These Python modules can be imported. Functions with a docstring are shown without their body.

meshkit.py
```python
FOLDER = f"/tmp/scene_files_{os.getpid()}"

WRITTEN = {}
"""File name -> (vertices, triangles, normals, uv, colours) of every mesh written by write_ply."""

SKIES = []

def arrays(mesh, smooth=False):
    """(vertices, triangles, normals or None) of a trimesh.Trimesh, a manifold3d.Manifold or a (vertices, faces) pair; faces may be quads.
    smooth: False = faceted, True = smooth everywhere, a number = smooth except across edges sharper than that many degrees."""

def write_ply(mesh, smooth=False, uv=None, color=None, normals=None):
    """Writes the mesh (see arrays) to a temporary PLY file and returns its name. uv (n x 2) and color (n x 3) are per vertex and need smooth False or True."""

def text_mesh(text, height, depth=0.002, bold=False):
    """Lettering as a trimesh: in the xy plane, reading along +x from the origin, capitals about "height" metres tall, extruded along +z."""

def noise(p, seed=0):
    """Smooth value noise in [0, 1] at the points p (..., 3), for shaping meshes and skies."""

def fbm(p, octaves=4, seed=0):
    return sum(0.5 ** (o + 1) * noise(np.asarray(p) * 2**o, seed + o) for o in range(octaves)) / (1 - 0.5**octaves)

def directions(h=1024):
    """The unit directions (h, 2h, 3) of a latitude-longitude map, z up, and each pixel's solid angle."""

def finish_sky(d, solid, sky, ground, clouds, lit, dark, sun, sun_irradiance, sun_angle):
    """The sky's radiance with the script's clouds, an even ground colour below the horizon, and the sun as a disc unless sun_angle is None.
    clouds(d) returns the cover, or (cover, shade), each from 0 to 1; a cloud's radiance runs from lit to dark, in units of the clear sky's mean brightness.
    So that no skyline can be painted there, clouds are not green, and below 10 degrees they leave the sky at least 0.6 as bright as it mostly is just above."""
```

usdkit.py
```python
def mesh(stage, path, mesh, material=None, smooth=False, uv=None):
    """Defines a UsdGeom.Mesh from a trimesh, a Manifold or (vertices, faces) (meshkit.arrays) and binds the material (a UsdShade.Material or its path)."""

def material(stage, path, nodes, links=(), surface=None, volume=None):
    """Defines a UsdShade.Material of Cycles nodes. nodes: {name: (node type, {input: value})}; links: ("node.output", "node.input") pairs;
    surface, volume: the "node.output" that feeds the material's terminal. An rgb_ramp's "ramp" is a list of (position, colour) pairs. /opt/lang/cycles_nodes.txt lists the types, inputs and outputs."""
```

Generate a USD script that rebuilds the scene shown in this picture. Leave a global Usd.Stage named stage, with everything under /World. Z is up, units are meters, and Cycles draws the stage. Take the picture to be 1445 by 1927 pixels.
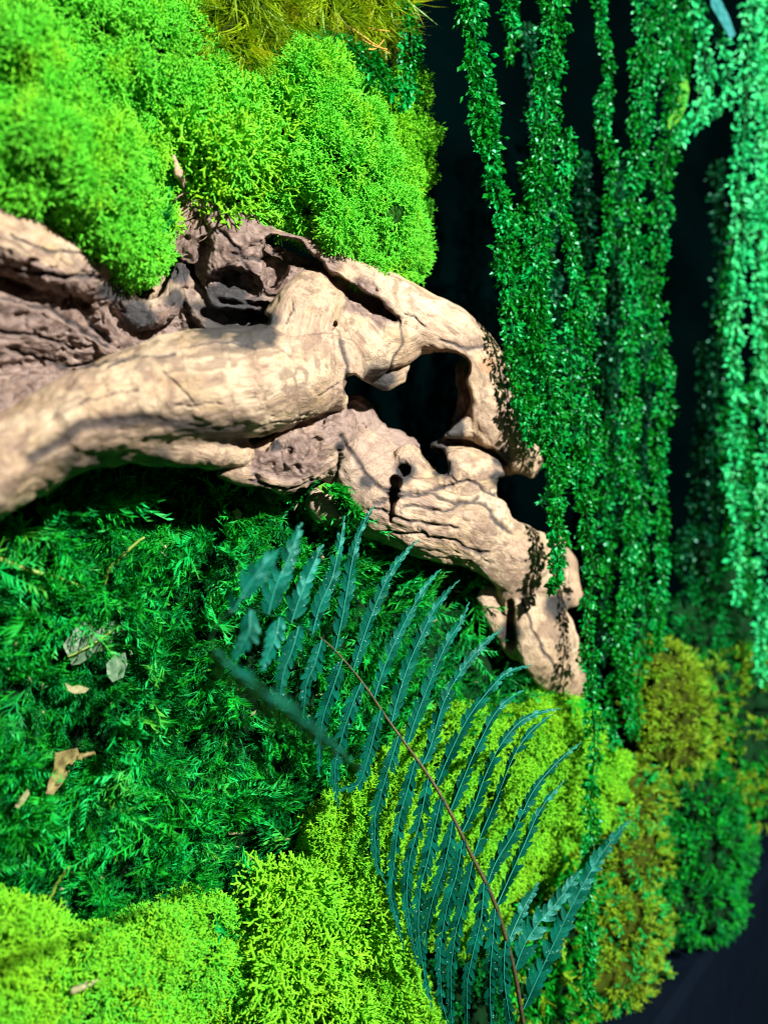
import math, random
import numpy as np
import trimesh
import usdkit
from meshkit import noise, fbm
from pxr import Usd, UsdGeom, UsdLux, UsdShade, Gf, Sdf, Vt

stage = Usd.Stage.CreateInMemory()
UsdGeom.SetStageUpAxis(stage, "Z")
UsdGeom.SetStageMetersPerUnit(stage, 1.0)
World = UsdGeom.Xform.Define(stage, "/World")
stage.SetDefaultPrim(World.GetPrim())
UsdGeom.Scope.Define(stage, "/World/Looks")

# ------------------------------------------------------------------ camera, lamps, exposure
F = 1549.0                       # focal length in pixels of the photograph (1445 wide)
ZC = 1.5                         # height of the camera above the ground
cam = UsdGeom.Camera.Define(stage, "/World/camera")
cam.CreateHorizontalApertureAttr(36.0)
cam.CreateFocalLengthAttr(36.0 * F / 1445.0)
cam.CreateFStopAttr(5.4)
cam.CreateFocusDistanceAttr(0.447)
cam.CreateClippingRangeAttr(Gf.Vec2f(0.05, 100.0))
cam.CreateExposureAttr(0.0)
cam.AddTranslateOp().Set(Gf.Vec3d(0, 0, ZC))
cam.AddRotateXOp().Set(90.0)


def aim(prim, pos, target):
    d = np.array(pos, float) - np.array(target, float)
    d /= np.linalg.norm(d)
    up = np.array([0, 0, 1.0])
    x = np.cross(up, d); x /= np.linalg.norm(x)
    y = np.cross(d, x)
    prim.AddTransformOp().Set(Gf.Matrix4d(*x, 0, *y, 0, *d, 0, *map(float, pos), 1))


CENTRE = np.array([0.03, 0.47, ZC])
LDIR = np.array([0.60, -0.60, 0.53]); LDIR /= np.linalg.norm(LDIR)
key_pos = CENTRE + LDIR * 1.6
spot = UsdLux.DiskLight.Define(stage, "/World/spot_lamp")       # the ceiling spot in front of the wall
spot.CreateRadiusAttr(0.022)
spot.CreateIntensityAttr(20000.0)
spot.CreateColorAttr(Gf.Vec3f(1.0, 0.97, 0.92))
aim(spot, key_pos, CENTRE)
soft = UsdLux.RectLight.Define(stage, "/World/soft_lamp")       # dim bounce of the room
soft.CreateWidthAttr(1.6); soft.CreateHeightAttr(1.2)
soft.CreateIntensityAttr(0.28)
soft.CreateColorAttr(Gf.Vec3f(0.9, 0.97, 1.0))
aim(soft, (0.25, -1.3, ZC + 0.9), CENTRE)

# ------------------------------------------------------------------ helpers
A0, B0 = 0.514, 0.612            # the moss wall: depth y = A0 + B0 * x, receding to the right
K = 3300.0                       # height above the wall is counted in pixels of about 0.3 mm
WN = np.array([B0, -1.0, 0.0]); WN /= np.linalg.norm(WN)


def W(p):
    """(px, py, h) -> metres; h = how far it stands out of the wall."""
    p = np.atleast_2d(np.asarray(p, float))
    tx, ty = (p[:, 0] - 722.5) / F, (963.5 - p[:, 1]) / F
    y = A0 / (1 - B0 * tx) - p[:, 2] / K
    return np.stack([tx * y, y, ty * y + ZC], 1)


def WY(px, py, y):
    """a point at depth y"""
    return np.array([(px - 722.5) / F * y, y, (963.5 - py) / F * y + ZC])


def depth(px):
    return A0 / (1 - B0 * (px - 722.5) / F)


used = {}


def fresh(parent, name):
    k = (parent, name)
    n = used.get(k, -1) + 1
    used[k] = n
    return f"{parent}/{name}" + (f"_{n:03d}" if n else "")


def thing(name, label, cat, group=None, kind=None, loc=(0, 0, 0)):
    x = UsdGeom.Xform.Define(stage, fresh("/World", name))
    x.AddTranslateOp().Set(Gf.Vec3d(*map(float, loc)))
    tag(x.GetPrim(), label, cat, group, kind)
    return x


def tag(p, label=None, cat=None, group=None, kind=None):
    for k, v in (("label", label), ("category", cat), ("group", group), ("kind", kind)):
        if v:
            p.SetCustomDataByKey(k, v)


def put(parent, name, mesh, m, smooth=False, kind=None, label=None, color=None, origin=None):
    path = fresh(str(parent.GetPath()) if parent is not None else "/World", name)
    if origin is not None:
        v, f = (mesh.vertices, mesh.faces) if hasattr(mesh, "vertices") else mesh
        mesh = (np.asarray(v) - origin, f)
    u = usdkit.mesh(stage, path, mesh, m, smooth=smooth)
    if color is not None:
        UsdGeom.PrimvarsAPI(u).CreatePrimvar("tint", Sdf.ValueTypeNames.Color3fArray, "vertex").Set(Vt.Vec3fArray.FromNumpy(np.asarray(color, np.float32)))
    tag(u.GetPrim(), label=label, kind=kind)
    return u


def join(parts):
    vs, fs, n = [], [], 0
    for v, f in parts:
        vs.append(v); fs.append(np.asarray(f) + n); n += len(v)
    return np.vstack(vs), np.vstack(fs)


def frames(path):
    path = np.asarray(path, float)
    t = np.gradient(path, axis=0)
    t /= np.linalg.norm(t, axis=1, keepdims=True) + 1e-12
    ref = np.array([0.13, -0.9, 0.4])
    u = np.cross(t, ref); u /= np.linalg.norm(u, axis=1, keepdims=True) + 1e-12
    return t, u, np.cross(t, u)


def tube(path, r, sides=6, cap=True):
    path = np.asarray(path, float)
    n = len(path)
    r = np.broadcast_to(np.asarray(r, float), (n,))
    t, u, v = frames(path)
    a = np.linspace(0, 2 * np.pi, sides, endpoint=False)
    ring = path[:, None] + r[:, None, None] * (np.cos(a)[None, :, None] * u[:, None] + np.sin(a)[None, :, None] * v[:, None])
    verts = ring.reshape(-1, 3)
    i, j = np.meshgrid(np.arange(n - 1), np.arange(sides), indexing="ij")
    a0, a1 = i * sides + j, i * sides + (j + 1) % sides
    f = np.concatenate([np.stack([a0, a1, a1 + sides], -1).reshape(-1, 3), np.stack([a0, a1 + sides, a0 + sides], -1).reshape(-1, 3)])
    if cap:
        verts = np.vstack([verts, path[0], path[-1]])
        k = n * sides
        j = np.arange(sides)
        f = np.vstack([f, np.stack([np.full(sides, k), (j + 1) % sides, j], 1), np.stack([np.full(sides, k + 1), (n - 1) * sides + j, (n - 1) * sides + (j + 1) % sides], 1)])
    return verts, f


def spline(pts, n):
    """smooth curve through the points (any number of columns)"""
    from scipy.interpolate import CubicSpline, PchipInterpolator
    pts = np.asarray(pts, float)
    d = np.r_[0, np.cumsum(np.linalg.norm(np.diff(pts[:, :2], axis=0), axis=1))]
    s = np.linspace(0, d[-1], n)
    if len(pts) < 3:
        return np.stack([np.interp(s, d, c) for c in pts.T], 1)
    return PchipInterpolator(d, pts, axis=0)(s)


def quats(z, spin):
    """rotations that take +z to z, turned by spin about it -> (w, x, y, z)"""
    z = z / np.linalg.norm(z, axis=1, keepdims=True)
    ref = np.where(np.abs(z[:, 2:3]) < 0.9, np.array([[0, 0, 1.0]]), np.array([[1.0, 0, 0]]))
    x = np.cross(ref, z); x /= np.linalg.norm(x, axis=1, keepdims=True)
    y = np.cross(z, x)
    c, s = np.cos(spin)[:, None], np.sin(spin)[:, None]
    R = np.stack([c * x + s * y, -s * x + c * y, z], 2)
    from scipy.spatial.transform import Rotation
    q = Rotation.from_matrix(R).as_quat()
    return q[:, [3, 0, 1, 2]]


def scatter(parent, name, protos, mats, pos, z, spin, scale, rng, label=None):
    """an instancer of small sprigs under a thing"""
    path = fresh(str(parent.GetPath()), name)
    pi = UsdGeom.PointInstancer.Define(stage, path)
    n, targets = 0, []
    for mesh in protos:
        for m in mats:
            u = usdkit.mesh(stage, f"{path}/sprig_{n:03d}", mesh, m, smooth=False)
            targets.append(u.GetPath()); n += 1
    pi.CreatePrototypesRel().SetTargets(targets)
    pi.CreateProtoIndicesAttr(Vt.IntArray.FromNumpy(rng.integers(0, n, len(pos)).astype(np.int32)))
    pi.CreatePositionsAttr(Vt.Vec3fArray.FromNumpy(pos.astype(np.float32)))
    q = quats(z, spin)
    pi.CreateOrientationsAttr(Vt.QuathArray([Gf.Quath(*map(float, r)) for r in q]))
    pi.CreateScalesAttr(Vt.Vec3fArray.FromNumpy(np.repeat(np.asarray(scale)[:, None], 3, 1).astype(np.float32)))
    tag(pi.GetPrim(), kind="stuff", label=label)
    return pi


# ------------------------------------------------------------------ materials
def leafy(name, c1, c2, rough=0.5, trans=0.25, spec=0.5, scale=60.0, c3=None, island=False):
    """two-tone plant material: colour wanders from c1 to c2 over the plant, some light passes through"""
    L = f"/World/Looks/{name}"
    stops = [(0.3, c1), (0.7, c2)] if c3 is None else [(0.25, c1), (0.5, c2), (0.75, c3)]
    nodes = {
        "g": ("geometry", {}),
        "n": ("noise_texture", {"scale": scale, "detail": 3.0}),
        "r": ("rgb_ramp", {"ramp": stops}),
        "p": ("principled_bsdf", {"roughness": rough, "specular_ior_level": spec, "specular_tint": (0.35, 1.0, 0.72)}),
        "t": ("translucent_bsdf", {}),
        "m": ("mix_closure", {"fac": trans}),
    }
    links = [("g.position", "n.vector"), ("r.color", "p.base_color"), ("r.color", "t.color"), ("p.BSDF", "m.closure1"), ("t.BSDF", "m.closure2")]
    if island:
        nodes["x"] = ("math", {"math_type": "multiply_add", "value2": 0.45, "value3": -0.22})
        nodes["y"] = ("math", {"math_type": "add"})
        links += [("g.random_per_island", "x.value1"), ("x.value", "y.value1"), ("n.fac", "y.value2"), ("y.value", "r.fac")]
    else:
        links += [("n.fac", "r.fac")]
    return usdkit.material(stage, L, nodes, links, surface="m.closure")


def plain(name, c, rough=0.6, spec=0.4, c2=None, scale=90.0, bump=0.0, bscale=400.0):
    nodes = {"g": ("geometry", {}), "n": ("noise_texture", {"scale": scale, "detail": 5.0}),
             "r": ("rgb_ramp", {"ramp": [(0.3, c), (0.7, c2 or c)]}),
             "p": ("principled_bsdf", {"roughness": rough, "specular_ior_level": spec})}
    links = [("g.position", "n.vector"), ("n.fac", "r.fac"), ("r.color", "p.base_color")]
    if bump:
        nodes["n2"] = ("noise_texture", {"scale": bscale, "detail": 6.0})
        nodes["b"] = ("bump", {"strength": bump, "distance": 0.001})
        links += [("g.position", "n2.vector"), ("n2.fac", "b.height"), ("b.normal", "p.normal")]
    return usdkit.material(stage, f"/World/Looks/{name}", nodes, links, surface="p.BSDF")


M = {}
M["lichen"] = leafy("lichen", (0.14, 0.50, 0.022), (0.11, 0.58, 0.03), 0.75, 0.05, 0.2, 45, c3=(0.26, 0.58, 0.014))
M["lichen_yellow"] = leafy("lichen_yellow", (0.23, 0.56, 0.014), (0.13, 0.54, 0.02), 0.75, 0.05, 0.2, 45)
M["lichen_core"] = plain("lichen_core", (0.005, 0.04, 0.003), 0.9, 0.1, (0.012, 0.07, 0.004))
M["moss_dark"] = leafy("moss_dark", (0.001, 0.05, 0.005), (0.003, 0.19, 0.025), 0.5, 0.25, 0.3, 70, c3=(0.002, 0.40, 0.075))
M["moss_light"] = leafy("moss_light", (0.008, 0.20, 0.006), (0.012, 0.52, 0.04), 0.5, 0.3, 0.3, 70)
M["moss_bright"] = leafy("moss_bright", (0.02, 0.40, 0.02), (0.006, 0.55, 0.10), 0.45, 0.3, 0.4, 40, c3=(0.12, 0.46, 0.02))
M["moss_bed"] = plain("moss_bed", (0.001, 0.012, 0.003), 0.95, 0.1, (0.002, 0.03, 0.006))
M["mood"] = leafy("mood", (0.10, 0.17, 0.003), (0.26, 0.42, 0.005), 0.4, 0.35, 0.5, 70, c3=(0.46, 0.46, 0.01))
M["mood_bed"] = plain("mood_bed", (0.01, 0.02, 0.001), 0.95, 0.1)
M["olive"] = leafy("olive", (0.15, 0.27, 0.005), (0.27, 0.44, 0.013), 0.6, 0.25, 0.4, 70, c3=(0.12, 0.44, 0.02))
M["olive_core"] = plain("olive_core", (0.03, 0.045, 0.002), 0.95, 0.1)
M["strand"] = leafy("strand", (0.002, 0.20, 0.008), (0.003, 0.44, 0.09), 0.38, 0.28, 0.5, 60, c3=(0.012, 0.62, 0.17), island=True)
M["strand_pale"] = leafy("strand_pale", (0.02, 0.56, 0.17), (0.13, 0.80, 0.30), 0.5, 0.25, 0.4, 60, c3=(0.20, 0.78, 0.18), island=True)
M["strand_shaded"] = leafy("strand_shaded", (0.001, 0.05, 0.012), (0.001, 0.12, 0.04), 0.35, 0.25, 0.5, 60, c3=(0.002, 0.16, 0.02), island=True)  # darker copy of the strand greens, shade painted in for the rear strands
M["strand_stem"] = plain("strand_stem", (0.001, 0.03, 0.005), 0.9, 0.1, (0.002, 0.06, 0.008))
usdkit.material(stage, "/World/Looks/fern", {
    "g": ("geometry", {}), "n": ("noise_texture", {"scale": 90.0, "detail": 4.0}), "r": ("rgb_ramp", {"ramp": [(0.3, (0.001, 0.05, 0.024)), (0.5, (0.002, 0.082, 0.052)), (0.72, (0.002, 0.14, 0.09))]}),
    "v": ("voronoi_texture", {"scale": 520.0}), "d": ("map_range", {"from_min": 0.10, "from_max": 0.16, "to_min": 1.0, "to_max": 0.0, "clamp": True}),
    "n2": ("noise_texture", {"scale": 120.0}), "d2": ("map_range", {"from_min": 0.47, "from_max": 0.56, "clamp": True}), "dm": ("math", {"math_type": "multiply"}),
    "mx": ("mix", {"color2": (0.35, 0.62, 0.55)}), "nb": ("noise_texture", {"scale": 700.0, "detail": 3.0}), "b": ("bump", {"strength": 0.35, "distance": 0.0006}),
    "p": ("principled_bsdf", {"roughness": 0.42, "specular_ior_level": 0.26, "specular_tint": (0.25, 1.0, 0.88)}), "t": ("translucent_bsdf", {}), "m": ("mix_closure", {"fac": 0.18}),
}, [("g.position", "n.vector"), ("g.position", "v.vector"), ("g.position", "n2.vector"), ("g.position", "nb.vector"), ("n.fac", "r.fac"), ("v.distance", "d.value"), ("n2.fac", "d2.value"), ("d.result", "dm.value1"), ("d2.result", "dm.value2"),
    ("dm.value", "mx.fac"), ("r.color", "mx.color1"), ("mx.color", "p.base_color"), ("r.color", "t.color"), ("nb.fac", "b.height"), ("b.normal", "p.normal"), ("p.BSDF", "m.closure1"), ("t.BSDF", "m.closure2")], surface="m.closure")
M["fern"] = "/World/Looks/fern"
M["fern_rib"] = plain("fern_rib", (0.014, 0.24, 0.17), 0.5, 0.4)
M["fern_tip_shaded"] = leafy("fern_tip_shaded", (0.002, 0.035, 0.008), (0.002, 0.06, 0.02), 0.5, 0.2)  # fern green darkened: shadow on the turned back is painted in
M["rachis"] = plain("rachis", (0.045, 0.045, 0.02), 0.55, 0.5, (0.10, 0.075, 0.03), 300, 0.5, 900)
M["board"] = plain("board", (0.0002, 0.0020, 0.0022), 1.0, 0.0, (0.0001, 0.0006, 0.0006), 9)
M["frame"] = plain("frame", (0.001, 0.0038, 0.008), 0.8, 0.04, (0.002, 0.0045, 0.010), 40, 0.15, 300)
M["dry_leaf"] = plain("dry_leaf", (0.03, 0.09, 0.045), 0.45, 0.5, (0.17, 0.26, 0.15), 260, 0.6, 500)
M["dry_brown"] = plain("dry_brown", (0.10, 0.08, 0.03), 0.6, 0.4, (0.30, 0.25, 0.08), 260, 0.5, 600)
M["dry_pale"] = plain("dry_pale", (0.16, 0.19, 0.07), 0.6, 0.4, (0.38, 0.34, 0.18), 320, 0.4, 600)
M["needle"] = plain("needle", (0.50, 0.34, 0.03), 0.5, 0.4, (0.42, 0.20, 0.03), 200)
M["fibre"] = plain("fibre", (0.40, 0.30, 0.19), 0.7, 0.3, (0.22, 0.15, 0.10), 120)
M["stalk"] = plain("stalk", (0.16, 0.26, 0.03), 0.5, 0.4)
M["yellow_leaf"] = leafy("yellow_leaf", (0.03, 0.30, 0.03), (0.16, 0.38, 0.015), 0.5, 0.3)
M["green_leaf"] = leafy("green_leaf", (0.005, 0.30, 0.01), (0.004, 0.36, 0.02), 0.5, 0.3)
M["blue_leaf"] = leafy("blue_leaf", (0.01, 0.12, 0.10), (0.05, 0.24, 0.26), 0.4, 0.2, scale=200)

# the wood: colours come with the mesh (bleached skin, brown heartwood, shade painted into the slots, charred spots), grain and pores from noise
usdkit.material(stage, "/World/Looks/driftwood", {
    "a": ("attribute", {"attribute": "tint"}),
    "g": ("geometry", {}),
    "mp": ("mapping", {"scale": (1.0, 1.0, 3.0)}),
    "gv": ("attribute", {"attribute": "grain"}),
    "n": ("noise_texture", {"scale": 2.2, "detail": 8.0, "roughness": 0.72}),
    "n2": ("noise_texture", {"scale": 1100.0, "detail": 3.0}),
    "n3": ("noise_texture", {"scale": 60.0, "detail": 4.0}),
    "r": ("rgb_ramp", {"ramp": [(0.30, (0.34, 0.27, 0.23)), (0.43, (0.80, 0.75, 0.71)), (0.55, (1.0, 0.99, 0.98)), (0.75, (1.12, 1.12, 1.1))]}),
    "mul": ("mix", {"mix_type": "multiply", "fac": 0.92}),
    "sum": ("math", {"math_type": "multiply_add", "value2": 0.35}),
    "b": ("bump", {"strength": 0.8, "distance": 0.0014}),
    "rr": ("map_range", {"from_min": 0.3, "from_max": 0.7, "to_min": 0.38, "to_max": 0.7}),
    "p": ("principled_bsdf", {"specular_ior_level": 0.35}),
}, [("g.position", "mp.vector"), ("gv.vector", "n.vector"), ("g.position", "n2.vector"), ("g.position", "n3.vector"), ("n.fac", "r.fac"),
    ("a.color", "mul.color1"), ("r.color", "mul.color2"), ("mul.color", "p.base_color"), ("n2.fac", "sum.value1"), ("n.fac", "sum.value3"),
    ("sum.value", "b.height"), ("b.normal", "p.normal"), ("n3.fac", "rr.value"), ("rr.result", "p.roughness")], surface="p.BSDF")
M["driftwood"] = "/World/Looks/driftwood"

# ------------------------------------------------------------------ the setting: dark board behind, dark ledge below
def slab(corners, thick):
    """a board from four corners (front face), thickness along its normal away from the camera"""
    c = np.asarray(corners, float)
    n = np.cross(c[1] - c[0], c[3] - c[0]); n /= np.linalg.norm(n)
    if n[1] < 0:
        n = -n
    v = np.vstack([c, c + n * thick])
    f = [[0, 1, 2, 3], [7, 6, 5, 4], [0, 4, 5, 1], [1, 5, 6, 2], [2, 6, 7, 3], [3, 7, 4, 0]]
    m = trimesh.Trimesh(v, np.vstack([[q[0], q[1], q[2]] for q in f] + [[q[0], q[2], q[3]] for q in f]), process=False)
    trimesh.repair.fix_normals(m)
    return m


def on_board(x, z, back):
    return np.array([x, A0 + B0 * x, z]) - WN * back


board = put(None, "wall", slab([on_board(-0.75, ZC - 0.62, 0.15), on_board(0.95, ZC - 0.62, 0.15), on_board(0.95, ZC + 0.75, 0.15), on_board(-0.75, ZC + 0.75, 0.15)], 0.02), M["board"])
tag(board.GetPrim(), "dark board the moss and plants are fixed to", "wall", kind="structure")

# ledge: its top edge runs away to the right
z0 = -0.36
def on_level(px, py, z):
    y = z / ((963.5 - py) / F)
    return np.array([(px - 722.5) / F * y, y, ZC + z])


e0, e1 = on_level(1248, 1927, z0), on_level(1445, 1640, z0)
d = (e1 - e0) / np.linalg.norm(e1 - e0)
p0, p1 = e0 - d * 0.35, e1 + d * 0.8
back = np.array([-d[1], d[0], 0.0])
ledge_v = []
for p in (p0, p1):
    for a, h in ((0.0, -0.3), (0.0, -0.006), (0.002, -0.002), (0.006, 0.0), (0.30, 0.0), (0.30, -0.3)):
        ledge_v.append(p + back * a + np.array([0, 0, h]))
lf = []
for i in range(6):
    j = (i + 1) % 6
    lf += [[i, j, 6 + j], [i, 6 + j, 6 + i]]
lf += [[0, i + 1, i] for i in range(1, 5)] + [[6, 6 + i, 7 + i] for i in range(1, 5)]
lm = trimesh.Trimesh(np.array(ledge_v), np.array(lf), process=False); trimesh.repair.fix_normals(lm)
ledge = thing("counter_ledge", "dark navy ledge under the moss in the lower right corner", "ledge")
put(ledge, "ledge_board", lm, M["frame"])

# ------------------------------------------------------------------ sprig prototypes
def lichen_tuft(rng, stems=4, length=4.0e-3, levels=4, r0=0.55e-3, spread=0.62, open_=1.0):
    parts = []

    def grow(p, dirn, ln, r, lev):
        side = rng.normal(size=3); side -= dirn * (side @ dirn); side /= np.linalg.norm(side)
        mid = p + dirn * ln * 0.5 + side * ln * 0.10 * rng.normal()
        q = p + dirn * ln
        parts.append(tube(np.array([p, mid, q]), [r, r * 0.92, r * 0.8], 4, cap=(lev == 0)))
        if lev == 0:
            return
        n = 2 if rng.random() < 0.72 else 3
        a0 = rng.random() * 2 * np.pi
        perp = np.cross(dirn, side)
        for k in range(n):
            a = a0 + 2 * np.pi * k / n + rng.normal() * 0.3
            sp = spread * open_ * (0.75 + 0.6 * rng.random())
            nd = dirn * math.cos(sp) + (side * math.cos(a) + perp * math.sin(a)) * math.sin(sp) + np.array([0, 0, 0.12])
            nd /= np.linalg.norm(nd)
            grow(q, nd, ln * (0.62 + 0.32 * rng.random()), r * 0.78, lev - 1)

    for k in range(stems):
        a = 2 * np.pi * k / stems + rng.random()
        dirn = np.array([math.cos(a) * 0.45, math.sin(a) * 0.45, 1.0]); dirn /= np.linalg.norm(dirn)
        grow(np.array([math.cos(a), math.sin(a), 0]) * 0.8e-3 - np.array([0, 0, 3e-3]), dirn, length, r0, levels - 1)
    return join(parts)


def blade(p, dirn, side, ln, w, bend, n=3):
    """a thin tapering leaf: ribbon of n segments"""
    s = np.linspace(0, 1, n + 1)
    c = p + np.outer(s * ln, dirn) + np.outer(s ** 2 * ln, bend)
    ww = w * (1 - s ** 1.6) * (0.6 + 0.4 * np.minimum(1, s * 4)) * 0.5
    v = np.vstack([c + np.outer(ww, side), c - np.outer(ww, side)])
    k = n + 1
    f = [[i, i + 1, k + i + 1] for i in range(n)] + [[i, k + i + 1, k + i] for i in range(n)]
    return v, np.array(f)


def moss_shoot(rng, length=16e-3, leaves=16, leaf=3.2e-3, w=0.9e-3, branch=3):
    """a feathery moss shoot: curved stem, fine leaflets all along, a few side branches"""
    parts = []

    def shoot(base, dirn, ln, nl, lf):
        side = np.cross(dirn, rng.normal(size=3)); side /= np.linalg.norm(side)
        up = np.cross(side, dirn)
        s = np.linspace(0, 1, 6)
        path = base + np.outer(s * ln, dirn) + np.outer(s ** 2 * ln * 0.35, up * rng.choice([-1, 1]))
        parts.append(tube(path, np.linspace(0.32e-3, 0.12e-3, 6), 3, cap=False))
        for i in range(nl):
            t = (i + 0.5) / nl
            p = base + dirn * ln * t + (path[-1] - base - dirn * ln) * t * t
            a = rng.choice([0, np.pi]) + rng.normal() * 0.45
            out = side * math.cos(a) + up * math.sin(a)
            dl = dirn * 0.7 + out * 0.8; dl /= np.linalg.norm(dl)
            sd = np.cross(dl, out + rng.normal(size=3) * 0.5); sd /= np.linalg.norm(sd)
            parts.append(blade(p, dl, sd, lf * (1.05 - 0.6 * t) * (0.8 + 0.4 * rng.random()), w, dirn * 0.35, 2))
        return path, side, up

    d0 = np.array([0.0, 0, 1.0])
    path, side, up = shoot(np.zeros(3), d0, length, leaves, leaf)
    for b in range(branch):
        t = 0.2 + 0.55 * b / max(1, branch)
        sg = 1 if b % 2 else -1
        dd = d0 * 0.8 + side * sg * 0.7 + up * rng.normal() * 0.3
        dd /= np.linalg.norm(dd)
        shoot(path[int(t * 5)], dd, length * 0.45, leaves // 2, leaf * 0.8)
    return join(parts)


def blade_tuft(rng, n=16, ln=20e-3, w=0.8e-3, lean=0.5, nseg=4):
    parts = []
    for k in range(n):
        a = rng.random() * 2 * np.pi
        dirn = np.array([math.cos(a) * 0.35, math.sin(a) * 0.35, 1]); dirn /= np.linalg.norm(dirn)
        sd = np.cross(dirn, rng.normal(size=3)); sd /= np.linalg.norm(sd)
        bend = np.array([lean, 0, -0.1]) + rng.normal(size=3) * 0.22
        parts.append(blade(rng.normal(size=3) * np.array([1.2e-3, 1.2e-3, 0.8e-3]), dirn, sd, ln * (0.6 + 0.5 * rng.random()), w, bend, nseg))
    return join(parts)


rng = np.random.default_rng(11)
T_FINE = [lichen_tuft(rng, 3, 3.0e-3, 4, 0.52e-3, 0.66) for _ in range(6)]
T_OPEN = [lichen_tuft(rng, 3, 5.4e-3, 4, 0.85e-3, 0.72, 1.05) for _ in range(6)]
T_TIGHT = [lichen_tuft(rng, 3, 3.0e-3, 4, 0.5e-3, 0.6) for _ in range(5)]
T_SHOOT = [moss_shoot(rng, 21e-3, 26, 4.4e-3, 0.75e-3, 3) for _ in range(7)]
T_SHOOT_S = [moss_shoot(rng, 8e-3, 12, 2.6e-3, 1.0e-3, 2) for _ in range(5)]
T_BLADE = [blade_tuft(rng, 18, 20e-3, 0.75e-3, 0.55) for _ in range(5)]
T_LEAFY = [blade_tuft(rng, 9, 7e-3, 2.2e-3, 0.2, 2) for _ in range(4)]

# ------------------------------------------------------------------ cushions (lichen and mosses)
ICO = trimesh.creation.icosphere(3)


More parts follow.
